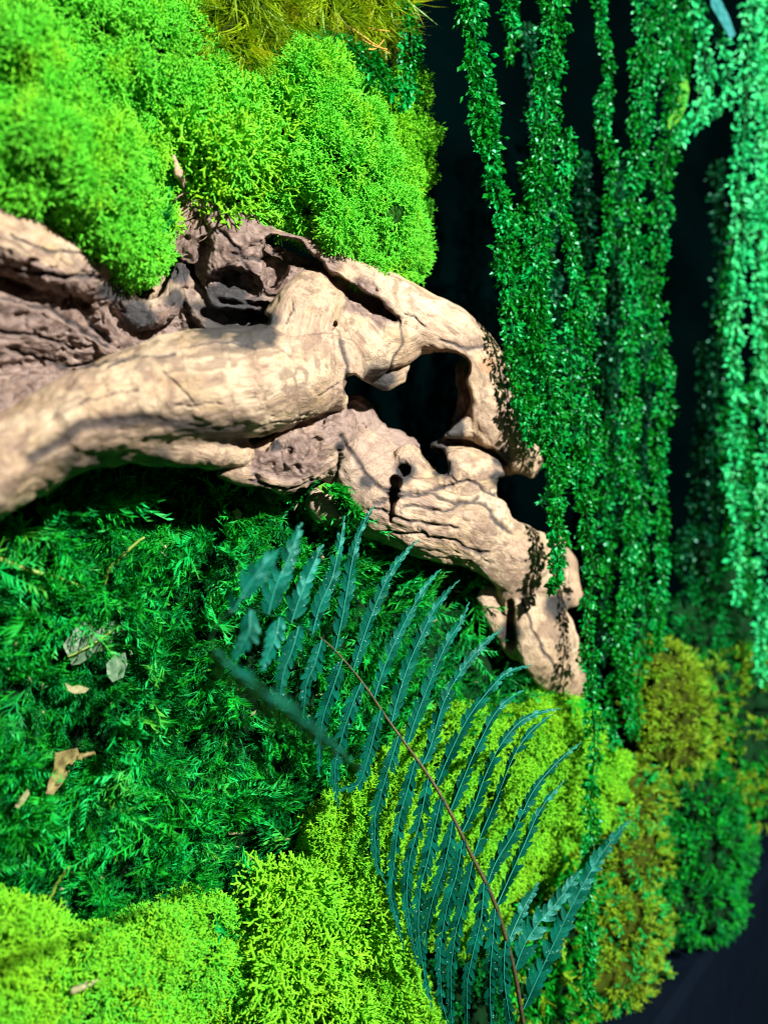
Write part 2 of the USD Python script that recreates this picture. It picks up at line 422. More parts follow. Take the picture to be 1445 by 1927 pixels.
def cushion(name, label, cat, blobs, protos, mats, core, density, scale, seed, lump=0.26, core_in=17, droop=0.0, jitter=0.35, group=None, freq=0.03, part="branches", holes=0.40, lobes=0):
    """blobs: (px, py, h, r) in pixels; the sprigs cover what of their union faces out of the wall"""
    rg = np.random.default_rng(seed)
    B = np.array(blobs, float)
    if lobes:                                   # each mound is made of smaller rounded lobes
        more = []
        for x, y, h, r in B:
            g = np.arange(lobes) + 0.5
            ph, ct = np.pi * (1 + 5 ** 0.5) * g + seed, 1 - 1.25 * g / lobes
            for p_, c_ in zip(ph, ct):
                s_ = math.sqrt(max(0, 1 - c_ * c_))
                q = rg.normal(size=3) * 0.10
                rr = r * (0.38 + 0.14 * rg.random())
                more.append((x + r * 0.70 * (s_ * math.cos(p_) + q[0]), y + r * 0.70 * (s_ * math.sin(p_) + q[1]), h + r * 0.70 * (c_ + q[2]), rr))
        B = np.vstack([B * [1, 1, 1, 0.74], np.array(more)])
    base = W([[B[:, 0].mean(), B[:, 1].mean(), 0]])[0]
    t = thing(name, label, cat, group, loc=base)
    P, N = [], []
    for k, (x, y, h, r) in enumerate(B):
        n = int(4 * np.pi * r * r * density)
        u = rg.normal(size=(n, 3)); u /= np.linalg.norm(u, axis=1, keepdims=True)
        u = u[u[:, 2] > -0.35]
        rr = r * (1 - lump + 2 * lump * fbm(np.array([x, y, h]) * freq + u * r * freq, 2, seed))
        p = np.array([x, y, h]) + u * rr[:, None]
        keep = np.ones(len(p), bool)
        for j, (x2, y2, h2, r2) in enumerate(B):
            if j != k:
                keep &= np.linalg.norm(p - [x2, y2, h2], axis=1) > r2 * ((1.12 if j >= len(blobs) else 1.0) if lobes else (0.99 if j < k else 0.95))
        P.append(p[keep]); N.append(u[keep])
    P, N = np.vstack(P), np.vstack(N)
    gap = noise(P / 19.0, seed + 50) * 0.6 + noise(P / 46.0, seed + 60) * 0.4
    keep = gap > holes
    P, N = P[keep], N[keep]
    pos = W(P)
    nrm = W(P + N * 4) - pos
    nrm /= np.linalg.norm(nrm, axis=1, keepdims=True)
    z = nrm + rg.normal(size=nrm.shape) * jitter + np.array([0, 0, -droop])
    sc = scale * (0.75 + 0.5 * rg.random(len(P)))
    parts = []
    for k, (x, y, h, r) in enumerate(B):
        u = ICO.vertices
        rr = np.maximum(r * (1 - lump + 2 * lump * fbm(np.array([x, y, h]) * freq + u * r * freq, 2, seed)) - core_in, r * 0.4)
        parts.append((W(np.array([x, y, h]) + u * rr[:, None]), ICO.faces[:, ::-1]))
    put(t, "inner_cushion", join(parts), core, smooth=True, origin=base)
    scatter(t, part, protos, mats, pos - base, z, rg.random(len(P)) * 2 * np.pi, sc, rg)
    return t


LG = "bright reindeer lichen cushions"
lich = [M["lichen"]]
liy = [M["lichen_yellow"]]
C = cushion
C("lichen_cushion", "blurred bright green lichen cushion in the upper left corner", "lichen", [(15, 80, 90, 105), (-40, 190, 80, 100)], T_FINE, lich, M["lichen_core"], 0.0062, 1.2, 1, lobes=8, lump=0.14)
C("lichen_cushion", "rounded bright green lichen cushion below the hairy olive moss at top left", "lichen", [(250, 95, 60, 125), (335, 150, 62, 95), (150, 50, 55, 95), (260, 10, 40, 110)], T_FINE, lich, M["lichen_core"], 0.0062, 1.2, 2, lobes=8, lump=0.14)
C("lichen_cushion", "large bright green lichen cushion hanging over the left end of the driftwood", "lichen", [(80, 250, 110, 130), (170, 310, 115, 120), (50, 330, 105, 90), (225, 410, 115, 85), (245, 478, 112, 52), (130, 380, 110, 75)], T_FINE, lich, M["lichen_core"], 0.0062, 1.2, 3, lobes=8, lump=0.14)
C("lichen_cushion", "open forking lichen cushion just above the pointed twig of the driftwood", "lichen", [(380, 235, 55, 88), (470, 265, 62, 98), (535, 265, 55, 62), (335, 280, 55, 62), (430, 345, 55, 70), (480, 190, 45, 50)], T_OPEN, [M["lichen"], M["lichen_yellow"]], M["lichen_core"], 0.0028, 1.15, 4, core_in=28, lobes=8, lump=0.14)
C("lichen_cushion", "small domed lichen cushion with a dark green garland curling round it", "lichen", [(590, 140, 85, 68)], T_TIGHT, lich, M["lichen_core"], 0.0068, 1.25, 5, lobes=8, lump=0.14)
C("lichen_cushion", "big bright green lichen cushion between the driftwood rim and the black gap", "lichen", [(640, 225, 72, 75), (650, 325, 78, 92), (690, 400, 76, 92), (598, 385, 38, 56), (722, 468, 66, 66), (540, 372, 35, 52), (660, 440, 45, 58)], T_FINE, lich, M["lichen_core"], 0.0064, 1.2, 6, lobes=8, lump=0.14)
C("lichen_cushion", "narrow yellowish lichen cushion along the black gap below the green garland", "lichen", [(778, 170, 40, 34), (772, 245, 40, 44), (757, 320, 42, 46), (735, 190, 40, 30)], T_TIGHT, liy, M["lichen_core"], 0.011, 1.1, 7, lobes=8, lump=0.14)
C("lichen_cushion", "small shaded green lichen cushion tucked behind the big one at the black gap", "lichen", [(775, 420, 28, 40), (768, 485, 30, 36)], T_TIGHT, lich, M["lichen_core"], 0.011, 1.1, 8, lobes=8, lump=0.14)
C("lichen_cushion", "yellow green lichen cushion at the lower left corner", "lichen", [(25, 1800, 85, 90), (-10, 1900, 85, 95), (60, 1900, 80, 75)], T_FINE, liy, M["lichen_core"], 0.0062, 1.2, 9, lobes=8, lump=0.14)
C("lichen_cushion", "broad pale lichen cushion at the bottom edge with a twig stuck in it", "lichen", [(225, 1840, 80, 95), (345, 1800, 85, 92), (405, 1860, 85, 88), (180, 1930, 80, 90), (300, 1930, 85, 110)], T_FINE, liy + lich, M["lichen_core"], 0.0062, 1.2, 10, lobes=8, lump=0.14)
C("lichen_cushion", "honeycombed yellow green lichen cushion in the bottom middle left of the fern", "lichen", [(560, 1750, 80, 85), (645, 1790, 80, 85), (560, 1860, 82, 95), (650, 1880, 78, 85), (690, 1700, 65, 62)], T_OPEN, liy, M["lichen_core"], 0.0024, 1.25, 11, core_in=32, lobes=8, lump=0.14)
C("lichen_cushion", "smooth rounded lichen cushion under the tips of the lower fern leaflets", "lichen", [(715, 1870, 72, 75), (745, 1940, 70, 70)], T_TIGHT, liy, M["lichen_core"], 0.011, 1.1, 12, lobes=8, lump=0.14)
C("lichen_cushion", "shaded yellow green lichen cushion beside the lower left fern leaflets", "lichen", [(650, 1575, 72, 72), (720, 1500, 60, 72), (622, 1640, 66, 50), (710, 1610, 62, 75)], T_TIGHT, liy, M["lichen_core"], 0.010, 1.15, 13, lobes=8, lump=0.14)
C("lichen_cushion", "glowing yellow green lichen cushion below the foot of the driftwood", "lichen", [(1040, 1400, 50, 88), (955, 1440, 45, 85), (1000, 1510, 50, 90), (1105, 1480, 50, 75)], T_TIGHT, liy, M["lichen_core"], 0.010, 1.25, 14, lobes=8, lump=0.14)
C("lichen_cushion", "yellow green lichen cushion right behind the middle of the fern frond", "lichen", [(870, 1400, 35, 65), (800, 1440, 35, 65), (870, 1510, 40, 75), (800, 1550, 40, 65)], T_TIGHT, liy, M["lichen_core"], 0.010, 1.25, 15, lobes=8, lump=0.14)
C("lichen_cushion", "yellow green lichen cushion behind the lower stem of the fern", "lichen", [(920, 1600, 40, 80), (840, 1660, 40, 80), (780, 1700, 35, 60), (1000, 1600, 38, 60), (880, 1740, 30, 60)], T_TIGHT, liy, M["lichen_core"], 0.010, 1.25, 16, lobes=8, lump=0.14)

# mosses at the right and bottom
moc = [M["olive"]]
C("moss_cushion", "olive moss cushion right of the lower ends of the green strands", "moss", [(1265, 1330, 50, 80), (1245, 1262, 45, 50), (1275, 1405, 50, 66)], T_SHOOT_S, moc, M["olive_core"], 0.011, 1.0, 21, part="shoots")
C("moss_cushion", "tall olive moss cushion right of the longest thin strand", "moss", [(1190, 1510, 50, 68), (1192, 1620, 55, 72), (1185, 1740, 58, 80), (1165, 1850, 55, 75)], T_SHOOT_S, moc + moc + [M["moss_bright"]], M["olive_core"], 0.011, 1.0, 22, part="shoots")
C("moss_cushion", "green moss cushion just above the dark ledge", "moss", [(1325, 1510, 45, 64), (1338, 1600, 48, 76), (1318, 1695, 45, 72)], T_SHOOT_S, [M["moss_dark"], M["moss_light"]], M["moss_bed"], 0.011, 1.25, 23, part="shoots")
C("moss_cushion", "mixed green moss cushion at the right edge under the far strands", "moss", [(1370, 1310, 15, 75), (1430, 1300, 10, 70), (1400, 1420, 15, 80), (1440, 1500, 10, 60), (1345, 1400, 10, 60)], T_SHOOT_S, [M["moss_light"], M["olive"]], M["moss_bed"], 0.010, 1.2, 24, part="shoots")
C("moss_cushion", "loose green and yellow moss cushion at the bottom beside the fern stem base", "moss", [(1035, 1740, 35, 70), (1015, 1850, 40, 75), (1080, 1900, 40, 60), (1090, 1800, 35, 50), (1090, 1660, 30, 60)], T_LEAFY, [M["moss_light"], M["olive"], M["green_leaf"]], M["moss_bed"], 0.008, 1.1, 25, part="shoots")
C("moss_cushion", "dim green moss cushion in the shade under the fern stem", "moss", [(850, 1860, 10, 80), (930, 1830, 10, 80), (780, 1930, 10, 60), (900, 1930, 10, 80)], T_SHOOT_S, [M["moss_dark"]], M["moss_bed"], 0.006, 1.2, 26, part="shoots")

C("moss_cushion", "dim green moss low in the dark blue gap behind the bright pale strands", "moss", [(1310, 1190, -70, 70), (1360, 1120, -90, 60), (1390, 1210, -70, 70), (1330, 1060, -110, 50)], T_SHOOT_S, [M["moss_dark"]], M["moss_bed"], 0.006, 1.4, 27, part="shoots")

# hairy olive moss at the top
C("hair_moss", "hairy olive green moss tuft at the top edge beside the rounded lichen", "moss", [(420, 60, 40, 85), (470, -20, 45, 80), (360, 10, 30, 50), (430, 120, 25, 40)], T_BLADE, [M["mood"]], M["mood_bed"], 0.0042, 1.0, 31, droop=0.75, jitter=0.3, part="blades")
C("hair_moss", "hairy yellow green moss tuft at the top edge left of the green garland end", "moss", [(600, -10, 45, 75), (680, -20, 45, 75), (540, 20, 40, 60), (690, 50, 25, 40)], T_BLADE, [M["mood"]], M["mood_bed"], 0.0042, 1.0, 32, droop=0.75, jitter=0.3, part="blades")

# ------------------------------------------------------------------ sheet moss below the driftwood
import shapely
from shapely.geometry import Polygon

MOSS = Polygon([(-80, 1000), (0, 960), (110, 880), (250, 860), (450, 890), (600, 930), (640, 960), (760, 1010), (900, 1060), (1000, 1180), (1040, 1320), (900, 1370), (800, 1440), (700, 1520), (620, 1600),
                (545, 1680), (500, 1820), (440, 1800), (350, 1760), (120, 1830), (60, 1760), (-80, 1740)])


def moss_h(x, y):
    p = np.stack([x / 130.0, y / 130.0, np.zeros_like(x)], -1)
    return 2 + 78 * fbm(p * 1.6, 3, 5) - 18 * np.clip((x - 620) / 300, 0, 1)


sheet = thing("sheet_moss", "dark green feathery moss spread below the driftwood", "moss", kind="stuff")
gx, gy = np.meshgrid(np.arange(-80, 1060, 14.0), np.arange(860, 1840, 14.0))
ins = shapely.contains_xy(MOSS, gx, gy)
hh = np.where(ins, moss_h(gx, gy) - 10, -60)
gv = W(np.stack([gx.ravel(), gy.ravel(), hh.ravel()], 1))
nr, nc = gx.shape
ii, jj = np.meshgrid(np.arange(nr - 1), np.arange(nc - 1), indexing="ij")
a = ii * nc + jj
keepf = (ins[:-1, :-1] | ins[1:, :-1] | ins[:-1, 1:] | ins[1:, 1:])[..., None]
qf = np.stack([a, a + nc, a + nc + 1, a + 1], -1)[keepf[..., 0]]
bf = np.vstack([qf[:, [0, 1, 2]], qf[:, [0, 2, 3]]])
un, bf = np.unique(bf, return_inverse=True)
put(sheet, "moss_bed", (gv[un], bf.reshape(-1, 3)), M["moss_bed"], smooth=True, kind="stuff")
rg = np.random.default_rng(40)
n = 5200
x, y = rg.uniform(-80, 1040, n), rg.uniform(860, 1840, n)
k = shapely.contains_xy(MOSS, x, y)
x, y = x[k], y[k]
pos = W(np.stack([x, y, moss_h(x, y) - 12 + rg.random(len(x)) * 26], 1))
e = 6.0
gxn = (moss_h(x + e, y) - moss_h(x - e, y)) / (2 * e)
gyn = (moss_h(x, y + e) - moss_h(x, y - e)) / (2 * e)
nn = W(np.stack([x - gxn * 6, y - gyn * 6, np.full_like(x, 6)], 1)) - W(np.stack([x, y, np.zeros_like(x)], 1))
nn /= np.linalg.norm(nn, axis=1, keepdims=True)
flow = fbm(np.stack([x / 90, y / 90, np.full_like(x, 3.3)], -1), 2, 8) * 16
tang = np.stack([np.cos(flow), np.zeros_like(flow), np.sin(flow)], 1)
gapm = noise(np.stack([x / 38.0, y / 38.0, np.zeros_like(x)], -1), 61) * 0.6 + noise(np.stack([x / 90.0, y / 90.0, np.zeros_like(x)], -1), 62) * 0.4
low = gapm < 0.42
z = nn * (0.25 + 0.6 * rg.random((len(x), 1))) + tang * 0.8 + np.array([0, 0, -0.3]) + rg.normal(size=nn.shape) * 0.2
scatter(sheet, "moss_shoots", T_SHOOT, [M["moss_dark"], M["moss_dark"], M["moss_light"]], pos, z, rg.random(len(x)) * 6.28, (0.6 + 0.8 * rg.random(len(x)) ** 1.5) * np.where(low, 0.45, 1.0), rg)
pick = rg.permutation(np.nonzero(~low)[0])[:300]
zz = nn[pick] * (0.5 + 0.6 * rg.random((len(pick), 1))) + tang[pick] * 0.6 + np.array([0, 0, -0.2]) + rg.normal(size=(len(pick), 3)) * 0.35
scatter(sheet, "long_shoots", T_SHOOT, [M["moss_light"], M["moss_bright"]], pos[pick] + nn[pick] * 3e-3, zz, rg.random(len(pick)) * 6.28, 1.2 + 0.7 * rg.random(len(pick)), rg)

rg = np.random.default_rng(44)
crumbs = []
pk = rg.permutation(len(x))[:150]
for q in pk:
    a_ = rg.random() * 6.28
    d1 = np.array([math.cos(a_), 0.2 * rg.normal(), math.sin(a_)]); d2 = np.array([-math.sin(a_), 0.3 * rg.normal(), math.cos(a_)])
    l_, w_ = (0.7 + 2.6 * rg.random() ** 2) * 1e-3, (0.4 + 0.5 * rg.random()) * 1e-3
    c_ = pos[q] + nn[q] * (5e-3 + 6e-3 * rg.random())
    v_ = np.array([c_ - d1 * l_ - d2 * w_ * 0.4, c_ - d1 * l_ * 0.2 + d2 * w_, c_ + d1 * l_, c_ + d1 * l_ * 0.1 - d2 * w_, c_ + nn[q] * 0.35e-3])
    crumbs.append((v_, np.array([[0, 1, 4], [1, 2, 4], [2, 3, 4], [3, 0, 4], [0, 2, 1], [0, 3, 2]])))
put(sheet, "dry_crumbs", join(crumbs), M["dry_pale"], kind="stuff")

# ------------------------------------------------------------------ driftwood
STEP = 3.2
LO, HI = np.array([-110.0, 270.0, -30.0]), np.array([1130.0, 1350.0, 330.0])
N3 = np.ceil((HI - LO) / STEP).astype(int)
vol = np.full(N3, 60.0, np.float32)
axes = [(LO[i] + STEP * np.arange(N3[i])).astype(np.float32) for i in range(3)]
bones = []           # (a, b, ra, rb, arc length at a, chain number)
chain_no = [0]


def region(lo, hi):
    i0 = np.clip(np.floor((lo - LO) / STEP).astype(int), 0, N3 - 1)
    i1 = np.clip(np.ceil((hi - LO) / STEP).astype(int) + 1, 1, N3)
    return tuple(slice(a, b) for a, b in zip(i0, i1))


def sub_axes(s, flat=False):
    X, Y, Z = axes[0][s[0]][:, None, None], axes[1][s[1]][None, :, None], axes[2][s[2]][None, None, :]
    return X, Y, Z


def capsule(X, Y, Z, a, b, ra, rb, hs=1.0):
    ab = b - a
    L2 = float(ab @ ab) + 1e-6
    t = np.clip(((X - a[0]) * ab[0] + (Y - a[1]) * ab[1] + (Z - a[2]) * ab[2]) / L2, 0, 1)
    d = np.sqrt((X - a[0] - t * ab[0]) ** 2 + (Y - a[1] - t * ab[1]) ** 2 + ((Z - a[2] - t * ab[2]) / hs) ** 2)
    return d - (ra + (rb - ra) * t)


def add(pts, k=16.0, hs=1.0, fine=1):
    """a limb: (px, py, h, r) along its length, blended into what is there"""
    pts = np.array(pts, float)
    if len(pts) > 2:
        pts = spline(pts, (len(pts) - 1) * fine + 1) if fine > 1 else pts
    arc = 0.0
    segs = list(zip(pts[:-1], pts[1:])) if len(pts) > 1 else [(pts[0], pts[0] + [0.5, 0, 0, 0])]
    chain_no[0] += 1
    first = None
    lo = (pts[:, :3] - pts[:, 3:4] * np.array([1, 1, max(1, hs)])).min(0) - k - 4
    hi = (pts[:, :3] + pts[:, 3:4] * np.array([1, 1, max(1, hs)])).max(0) + k + 4
    s = region(lo, hi)
    X, Y, Z = sub_axes(s)
    d = None
    for p, q in segs:
        dd = capsule(X, Y, Z, p[:3].astype(np.float32), q[:3].astype(np.float32), p[3], q[3], hs)
        if d is None:
            d = dd
        else:
            h = np.maximum(8 - np.abs(d - dd), 0) / 8
            d = np.minimum(d, dd) - h * h * 2
        bones.append((p[:3], q[:3], p[3], q[3], arc, chain_no[0]))
        arc += np.linalg.norm(q[:3] - p[:3])
    v = vol[s]
    h = np.maximum(k - np.abs(v - d), 0) / k
    vol[s] = np.minimum(v, d) - h * h * k * 0.25


def carve(pts, hmin=-100.0, k=6.0, hs=1.0):
    """a hollow: (px, py, h, r); with hmin it runs straight in, down to that height"""
    pts = np.array(pts, float)
    segs = list(zip(pts[:-1], pts[1:])) if len(pts) > 1 else [(pts[0], pts[0] + [0.5, 0, 0, 0])]
    for p, q in segs:
        lo = np.minimum(p[:3] - p[3] * max(1, hs), q[:3] - q[3] * max(1, hs)) - k - 2
        hi = np.maximum(p[:3] + p[3] * max(1, hs), q[:3] + q[3] * max(1, hs)) + k + 2
        if hmin > -99:
            lo[2], hi[2] = hmin - k, HI[2]
        s = region(lo, hi)
        X, Y, Z = sub_axes(s)
        if hmin > -99:
            a2, b2 = p[:3].copy(), q[:3].copy()
            a2[2] = b2[2] = 0
            d = capsule(X, Y, np.float32(0), a2.astype(np.float32), b2.astype(np.float32), p[3], q[3])
            d = np.maximum(d, hmin - Z)
        else:
            d = capsule(X, Y, Z, p[:3].astype(np.float32), q[:3].astype(np.float32), p[3], q[3], hs)
        v = vol[s]
        d = -d
        h = np.maximum(k - np.abs(v - d), 0) / k
        vol[s] = np.maximum(v, d) + h * h * k * 0.25


# upper left limb and the brown hollow under it
add([(-90, 415, 150, 72), (30, 455, 152, 64), (105, 492, 148, 58), (160, 515, 142, 46), (190, 545, 130, 30)], fine=2)
add([(-90, 600, 66, 105), (80, 605, 58, 100), (180, 625, 42, 84), (270, 640, 20, 66), (340, 610, 20, 58)])
add([(-90, 690, 90, 40), (60, 690, 80, 36), (180, 690, 70, 30), (300, 660, 60, 30)], k=26)
add([(-80, 560, 158, 16), (60, 580, 150, 14), (170, 640, 124, 13), (260, 690, 95, 12)], k=10, fine=3)
add([(170, 510, 140, 14), (190, 590, 128, 14), (250, 660, 98, 12)], k=10, fine=3)
add([(-120, 800, 120, 62), (0, 775, 118, 58), (100, 738, 110, 46)], k=20)
# charred strip
add([(196, 500, 128, 20), (222, 555, 112, 26), (268, 592, 106, 24), (305, 585, 106, 22), (330, 545, 100, 17), (338, 505, 95, 12)], k=10, fine=3)
# brown knot mass at the top, with its pointed twig
add([(350, 372, 92, 26), (392, 392, 96, 38), (432, 432, 96, 50), (430, 490, 84, 62), (520, 520, 70, 62)], fine=2)
add([(318, 455, 88, 30), (340, 420, 92, 30), (365, 385, 96, 26)], k=10)
add([(326, 292, 160, 3), (338, 325, 146, 6), (350, 352, 120, 11), (372, 372, 104, 15)], k=8)
add([(350, 372, 112, 12), (382, 384, 124, 15), (402, 400, 126, 14)], k=8)
add([(355, 480, 100, 18), (372, 440, 108, 16), (388, 405, 112, 14)], k=8)
add([(320, 560, 36, 54), (390, 585, 36, 50), (470, 612, 36, 44)])
add([(345, 515, 96, 12), (362, 560, 92, 13), (392, 612, 88, 13), (440, 632, 84, 14)], k=8, fine=2)
add([(404, 470, 92, 12), (398, 520, 92, 12), (410, 572, 90, 12), (458, 582, 92, 12), (492, 560, 92, 12)], k=8, fine=3)
add([(430, 612, 66, 14), (470, 606, 70, 12)], k=8)
# rim of the upper right
add([(440, 418, 105, 26), (510, 455, 112, 24), (575, 474, 118, 25), (650, 510, 124, 30), (720, 550, 132, 40), (790, 595, 138, 48), (850, 630, 138, 50), (898, 678, 134, 46), (924, 735, 126, 50), (938, 785, 116, 56), (962, 838, 100, 48), (984, 868, 90, 36)], fine=3)
add([(835, 840, 70, 26), (900, 852, 72, 30), (950, 876, 72, 28)], k=10)
add([(450, 510, 40, 60), (600, 560, 52, 70), (700, 600, 50, 64), (560, 640, 60, 80)])
# inner bulge under the rim
add([(600, 545, 150, 30), (642, 570, 146, 42), (672, 620, 146, 56), (700, 650, 142, 56), (745, 640, 138, 48), (785, 622, 136, 44)], k=14)
add([(640, 520, 130, 14), (690, 570, 138, 16), (735, 612, 142, 16)], k=10)
add([(690, 700, 112, 22), (725, 712, 108, 22), (760, 700, 108, 18)], k=14)
# main limb, its knob and lower lip
L0 = chain_no[0]
add([(-120, 940, 205, 96), (-30, 890, 212, 90), (60, 838, 216, 80), (150, 790, 216, 86), (260, 752, 215, 96), (370, 730, 214, 108), (470, 718, 208, 104), (560, 700, 202, 92), (612, 700, 192, 74)], fine=2)
add([(-90, 930, 200, 64), (60, 880, 200, 56), (150, 838, 208, 46), (270, 826, 212, 47), (380, 838, 206, 44), (452, 852, 192, 26)], k=14, fine=2)
add([(545, 650, 198, 72), (575, 585, 196, 62), (590, 562, 190, 56)], k=24)
add([(600, 690, 198, 58), (632, 720, 176, 42)], k=18)
add([(620, 620, 196, 30), (640, 650, 180, 28)], k=14)
LIMB = range(L0 + 1, chain_no[0] + 1)
# rough lobe under the limb's end, with its lip
add([(500, 868, 158, 44), (560, 850, 158, 60), (622, 820, 150, 48), (640, 760, 140, 34)], k=8)
add([(420, 890, 176, 12), (480, 892, 182, 20), (540, 905, 182, 18), (592, 890, 178, 15), (628, 852, 168, 12), (642, 800, 160, 10)], k=8, fine=3)
# lower right mass
add([(640, 850, 90, 60), (690, 880, 100, 64), (725, 930, 104, 82), (790, 955, 114, 84), (855, 975, 126, 84), (920, 990, 130, 74), (970, 1040, 126, 62), (1005, 1088, 110, 46)], fine=2)
add([(612, 950, 84, 36), (650, 960, 90, 40)], k=12)
add([(768, 862, 150, 26), (782, 892, 150, 30), (830, 915, 150, 24)], k=10)
add([(872, 892, 156, 56), (918, 890, 142, 36), (936, 880, 130, 20)], k=10)
add([(842, 806, 112, 20), (880, 800, 116, 26)], k=10)
# foot
add([(985, 1110, 104, 50), (1005, 1150, 98, 54), (1022, 1200, 92, 58), (1046, 1250, 86, 50), (1075, 1288, 80, 26)], fine=2)
add([(930, 1130, 78, 34), (955, 1180, 70, 34), (975, 1215, 66, 30)], k=10)
add([(1030, 1010, 76, 26), (1062, 1065, 80, 24), (1072, 1120, 80, 26)], k=10)
add([(700, 985, 110, 20), (800, 1000, 140, 30), (900, 1040, 140, 30), (960, 1080, 136, 26)], k=26)

# hollows
carve([(515, 458, 0, 17), (552, 474, 0, 24), (598, 498, 0, 14)], hmin=42)
carve([(508, 475, 0, 16), (520, 505, 0, 22), (512, 530, 0, 14)], hmin=50)
carve([(632, 525, 0, 8), (665, 552, 0, 14), (705, 575, 0, 17), (742, 600, 0, 8)], hmin=60)
carve([(600, 500, 0, 7), (640, 535, 0, 8)], hmin=70)
carve([(668, 728, 0, 18), (706, 774, 0, 34), (748, 786, 0, 42), (800, 778, 0, 54), (842, 752, 0, 46)], hmin=-30)
carve([(800, 715, 0, 38), (838, 700, 0, 42), (858, 690, 0, 26)], hmin=-30)
carve([(664, 715, 0, 12), (668, 760, 0, 18), (700, 790, 0, 22)], hmin=-30)
carve([(842, 832, 0, 8), (885, 834, 0, 6), (925, 850, 0, 6), (950, 876, 0, 6), (956, 896, 0, 6)], hmin=66)
carve([(822, 862, 0, 20), (832, 880, 0, 14)], hmin=60)
carve([(975, 925, 0, 34), (992, 945, 0, 40), (1020, 975, 0, 28)], hmin=-30)
carve([(945, 905, 0, 10), (942, 930, 0, 9)], hmin=60)
carve([(402, 535, 130, 20), (432, 528, 135, 30), (468, 540, 130, 24)], hs=1.6)
carve([(385, 588, 0, 9), (420, 596, 0, 15), (470, 598, 0, 17), (500, 602, 0, 11)], hmin=58)
carve([(372, 540, 110, 12), (376, 500, 118, 14), (384, 460, 124, 14), (372, 520, 118, 12)], hs=1.6)
carve([(352, 498, 120, 16), (366, 520, 112, 12)], hs=1.4)
carve([(298, 622, 90, 12), (302, 630, 88, 11)])
carve([(45, 520, 118, 13), (68, 560, 116, 12)])
carve([(-60, 505, 150, 10), (8, 508, 132, 12)])
carve([(48, 508, 140, 6), (105, 512, 136, 5)], hs=2)
carve([(-20, 600, 134, 5), (90, 602, 122, 5)], hs=2)
carve([(744, 905, 0, 9), (740, 940, 0, 7), (735, 980, 0, 4)], hmin=120)
carve([(762, 885, 160, 14)], hs=1.5)
carve([(960, 1135, 0, 5), (962, 1210, 0, 9)], hmin=90)
carve([(560, 800, 210, 6), (590, 790, 210, 9), (612, 762, 200, 7)], hs=2)
carve([(545, 850, 214, 8)], hs=1.5)
carve([(585, 862, 214, 10), (600, 830, 205, 9)], hs=1.5)
carve([(628, 610, 216, 7), (618, 628, 222, 5)], hs=1.5)
carve([(25, 760, 308, 12)], hs=1.6)
carve([(32, 800, 308, 11)], hs=1.6)
carve([(50, 735, 290, 6), (88, 718, 280, 8)], hs=2)
carve([(118, 680, 130, 8), (146, 698, 150, 8)], hs=2)
carve([(200, 684, 200, 4), (240, 676, 215, 3)], hs=3)
carve([(1015, 1115, 160, 10), (1060, 1145, 130, 14)], hs=1.3)


# inner walls seen through the openings
add([(672, 770, 18, 26), (700, 822, 26, 30), (760, 846, 30, 28)], k=12)
add([(884, 700, 36, 26), (894, 760, 34, 30), (868, 806, 30, 24)], k=12)
add([(748, 706, 30, 24), (800, 690, 24, 20)], k=12)


def surface_nets(vol):
    ins = vol < 0
    c = ins[:-1, :-1, :-1].astype(np.int8)
    cnt = np.zeros_like(c)
    for dx, dy, dz in np.ndindex(2, 2, 2):
        cnt += ins[dx:dx + vol.shape[0] - 1, dy:dy + vol.shape[1] - 1, dz:dz + vol.shape[2] - 1]
    act = (cnt > 0) & (cnt < 8)
    idx = np.argwhere(act)
    ids = np.full(act.shape, -1, np.int32)
    ids[act] = np.arange(len(idx))
    corner = {}
    for o in np.ndindex(2, 2, 2):
        corner[o] = vol[idx[:, 0] + o[0], idx[:, 1] + o[1], idx[:, 2] + o[2]]
    acc, num = np.zeros((len(idx), 3)), np.zeros(len(idx))
    for o in np.ndindex(2, 2, 2):
        for ax in range(3):
            if o[ax] == 0:
                o2 = list(o); o2[ax] = 1; o2 = tuple(o2)
                a, b = corner[o], corner[o2]
                m = (a < 0) != (b < 0)
                t = a / np.where(m, a - b, 1)
                p = np.tile(np.array(o, float), (len(idx), 1)); p[:, ax] += t
                acc[m] += p[m]; num[m] += 1
    verts = idx + acc / num[:, None]
    faces = []
    for ax in range(3):
        s0 = [slice(1, -1)] * 3; s1 = [slice(1, -1)] * 3
        s0[ax] = slice(0, vol.shape[ax] - 1); s1[ax] = slice(1, vol.shape[ax])
        a, b = ins[tuple(s0)], ins[tuple(s1)]
        e = np.argwhere(a != b)
        flip = a[tuple(e.T)]
        g = e.copy()
        for i in range(3):
            if i != ax:
                g[:, i] += 1
        o1, o2 = (ax + 1) % 3, (ax + 2) % 3
        def cell(d1, d2):
            h = g.copy(); h[:, o1] -= d1; h[:, o2] -= d2
            return ids[tuple(h.T)]
        q = np.stack([cell(1, 1), cell(0, 1), cell(0, 0), cell(1, 0)], 1)
        q[~flip] = q[~flip][:, ::-1]
        faces.append(q)
    q = np.vstack(faces)
    q = q[(q >= 0).all(1)]
    return verts, q


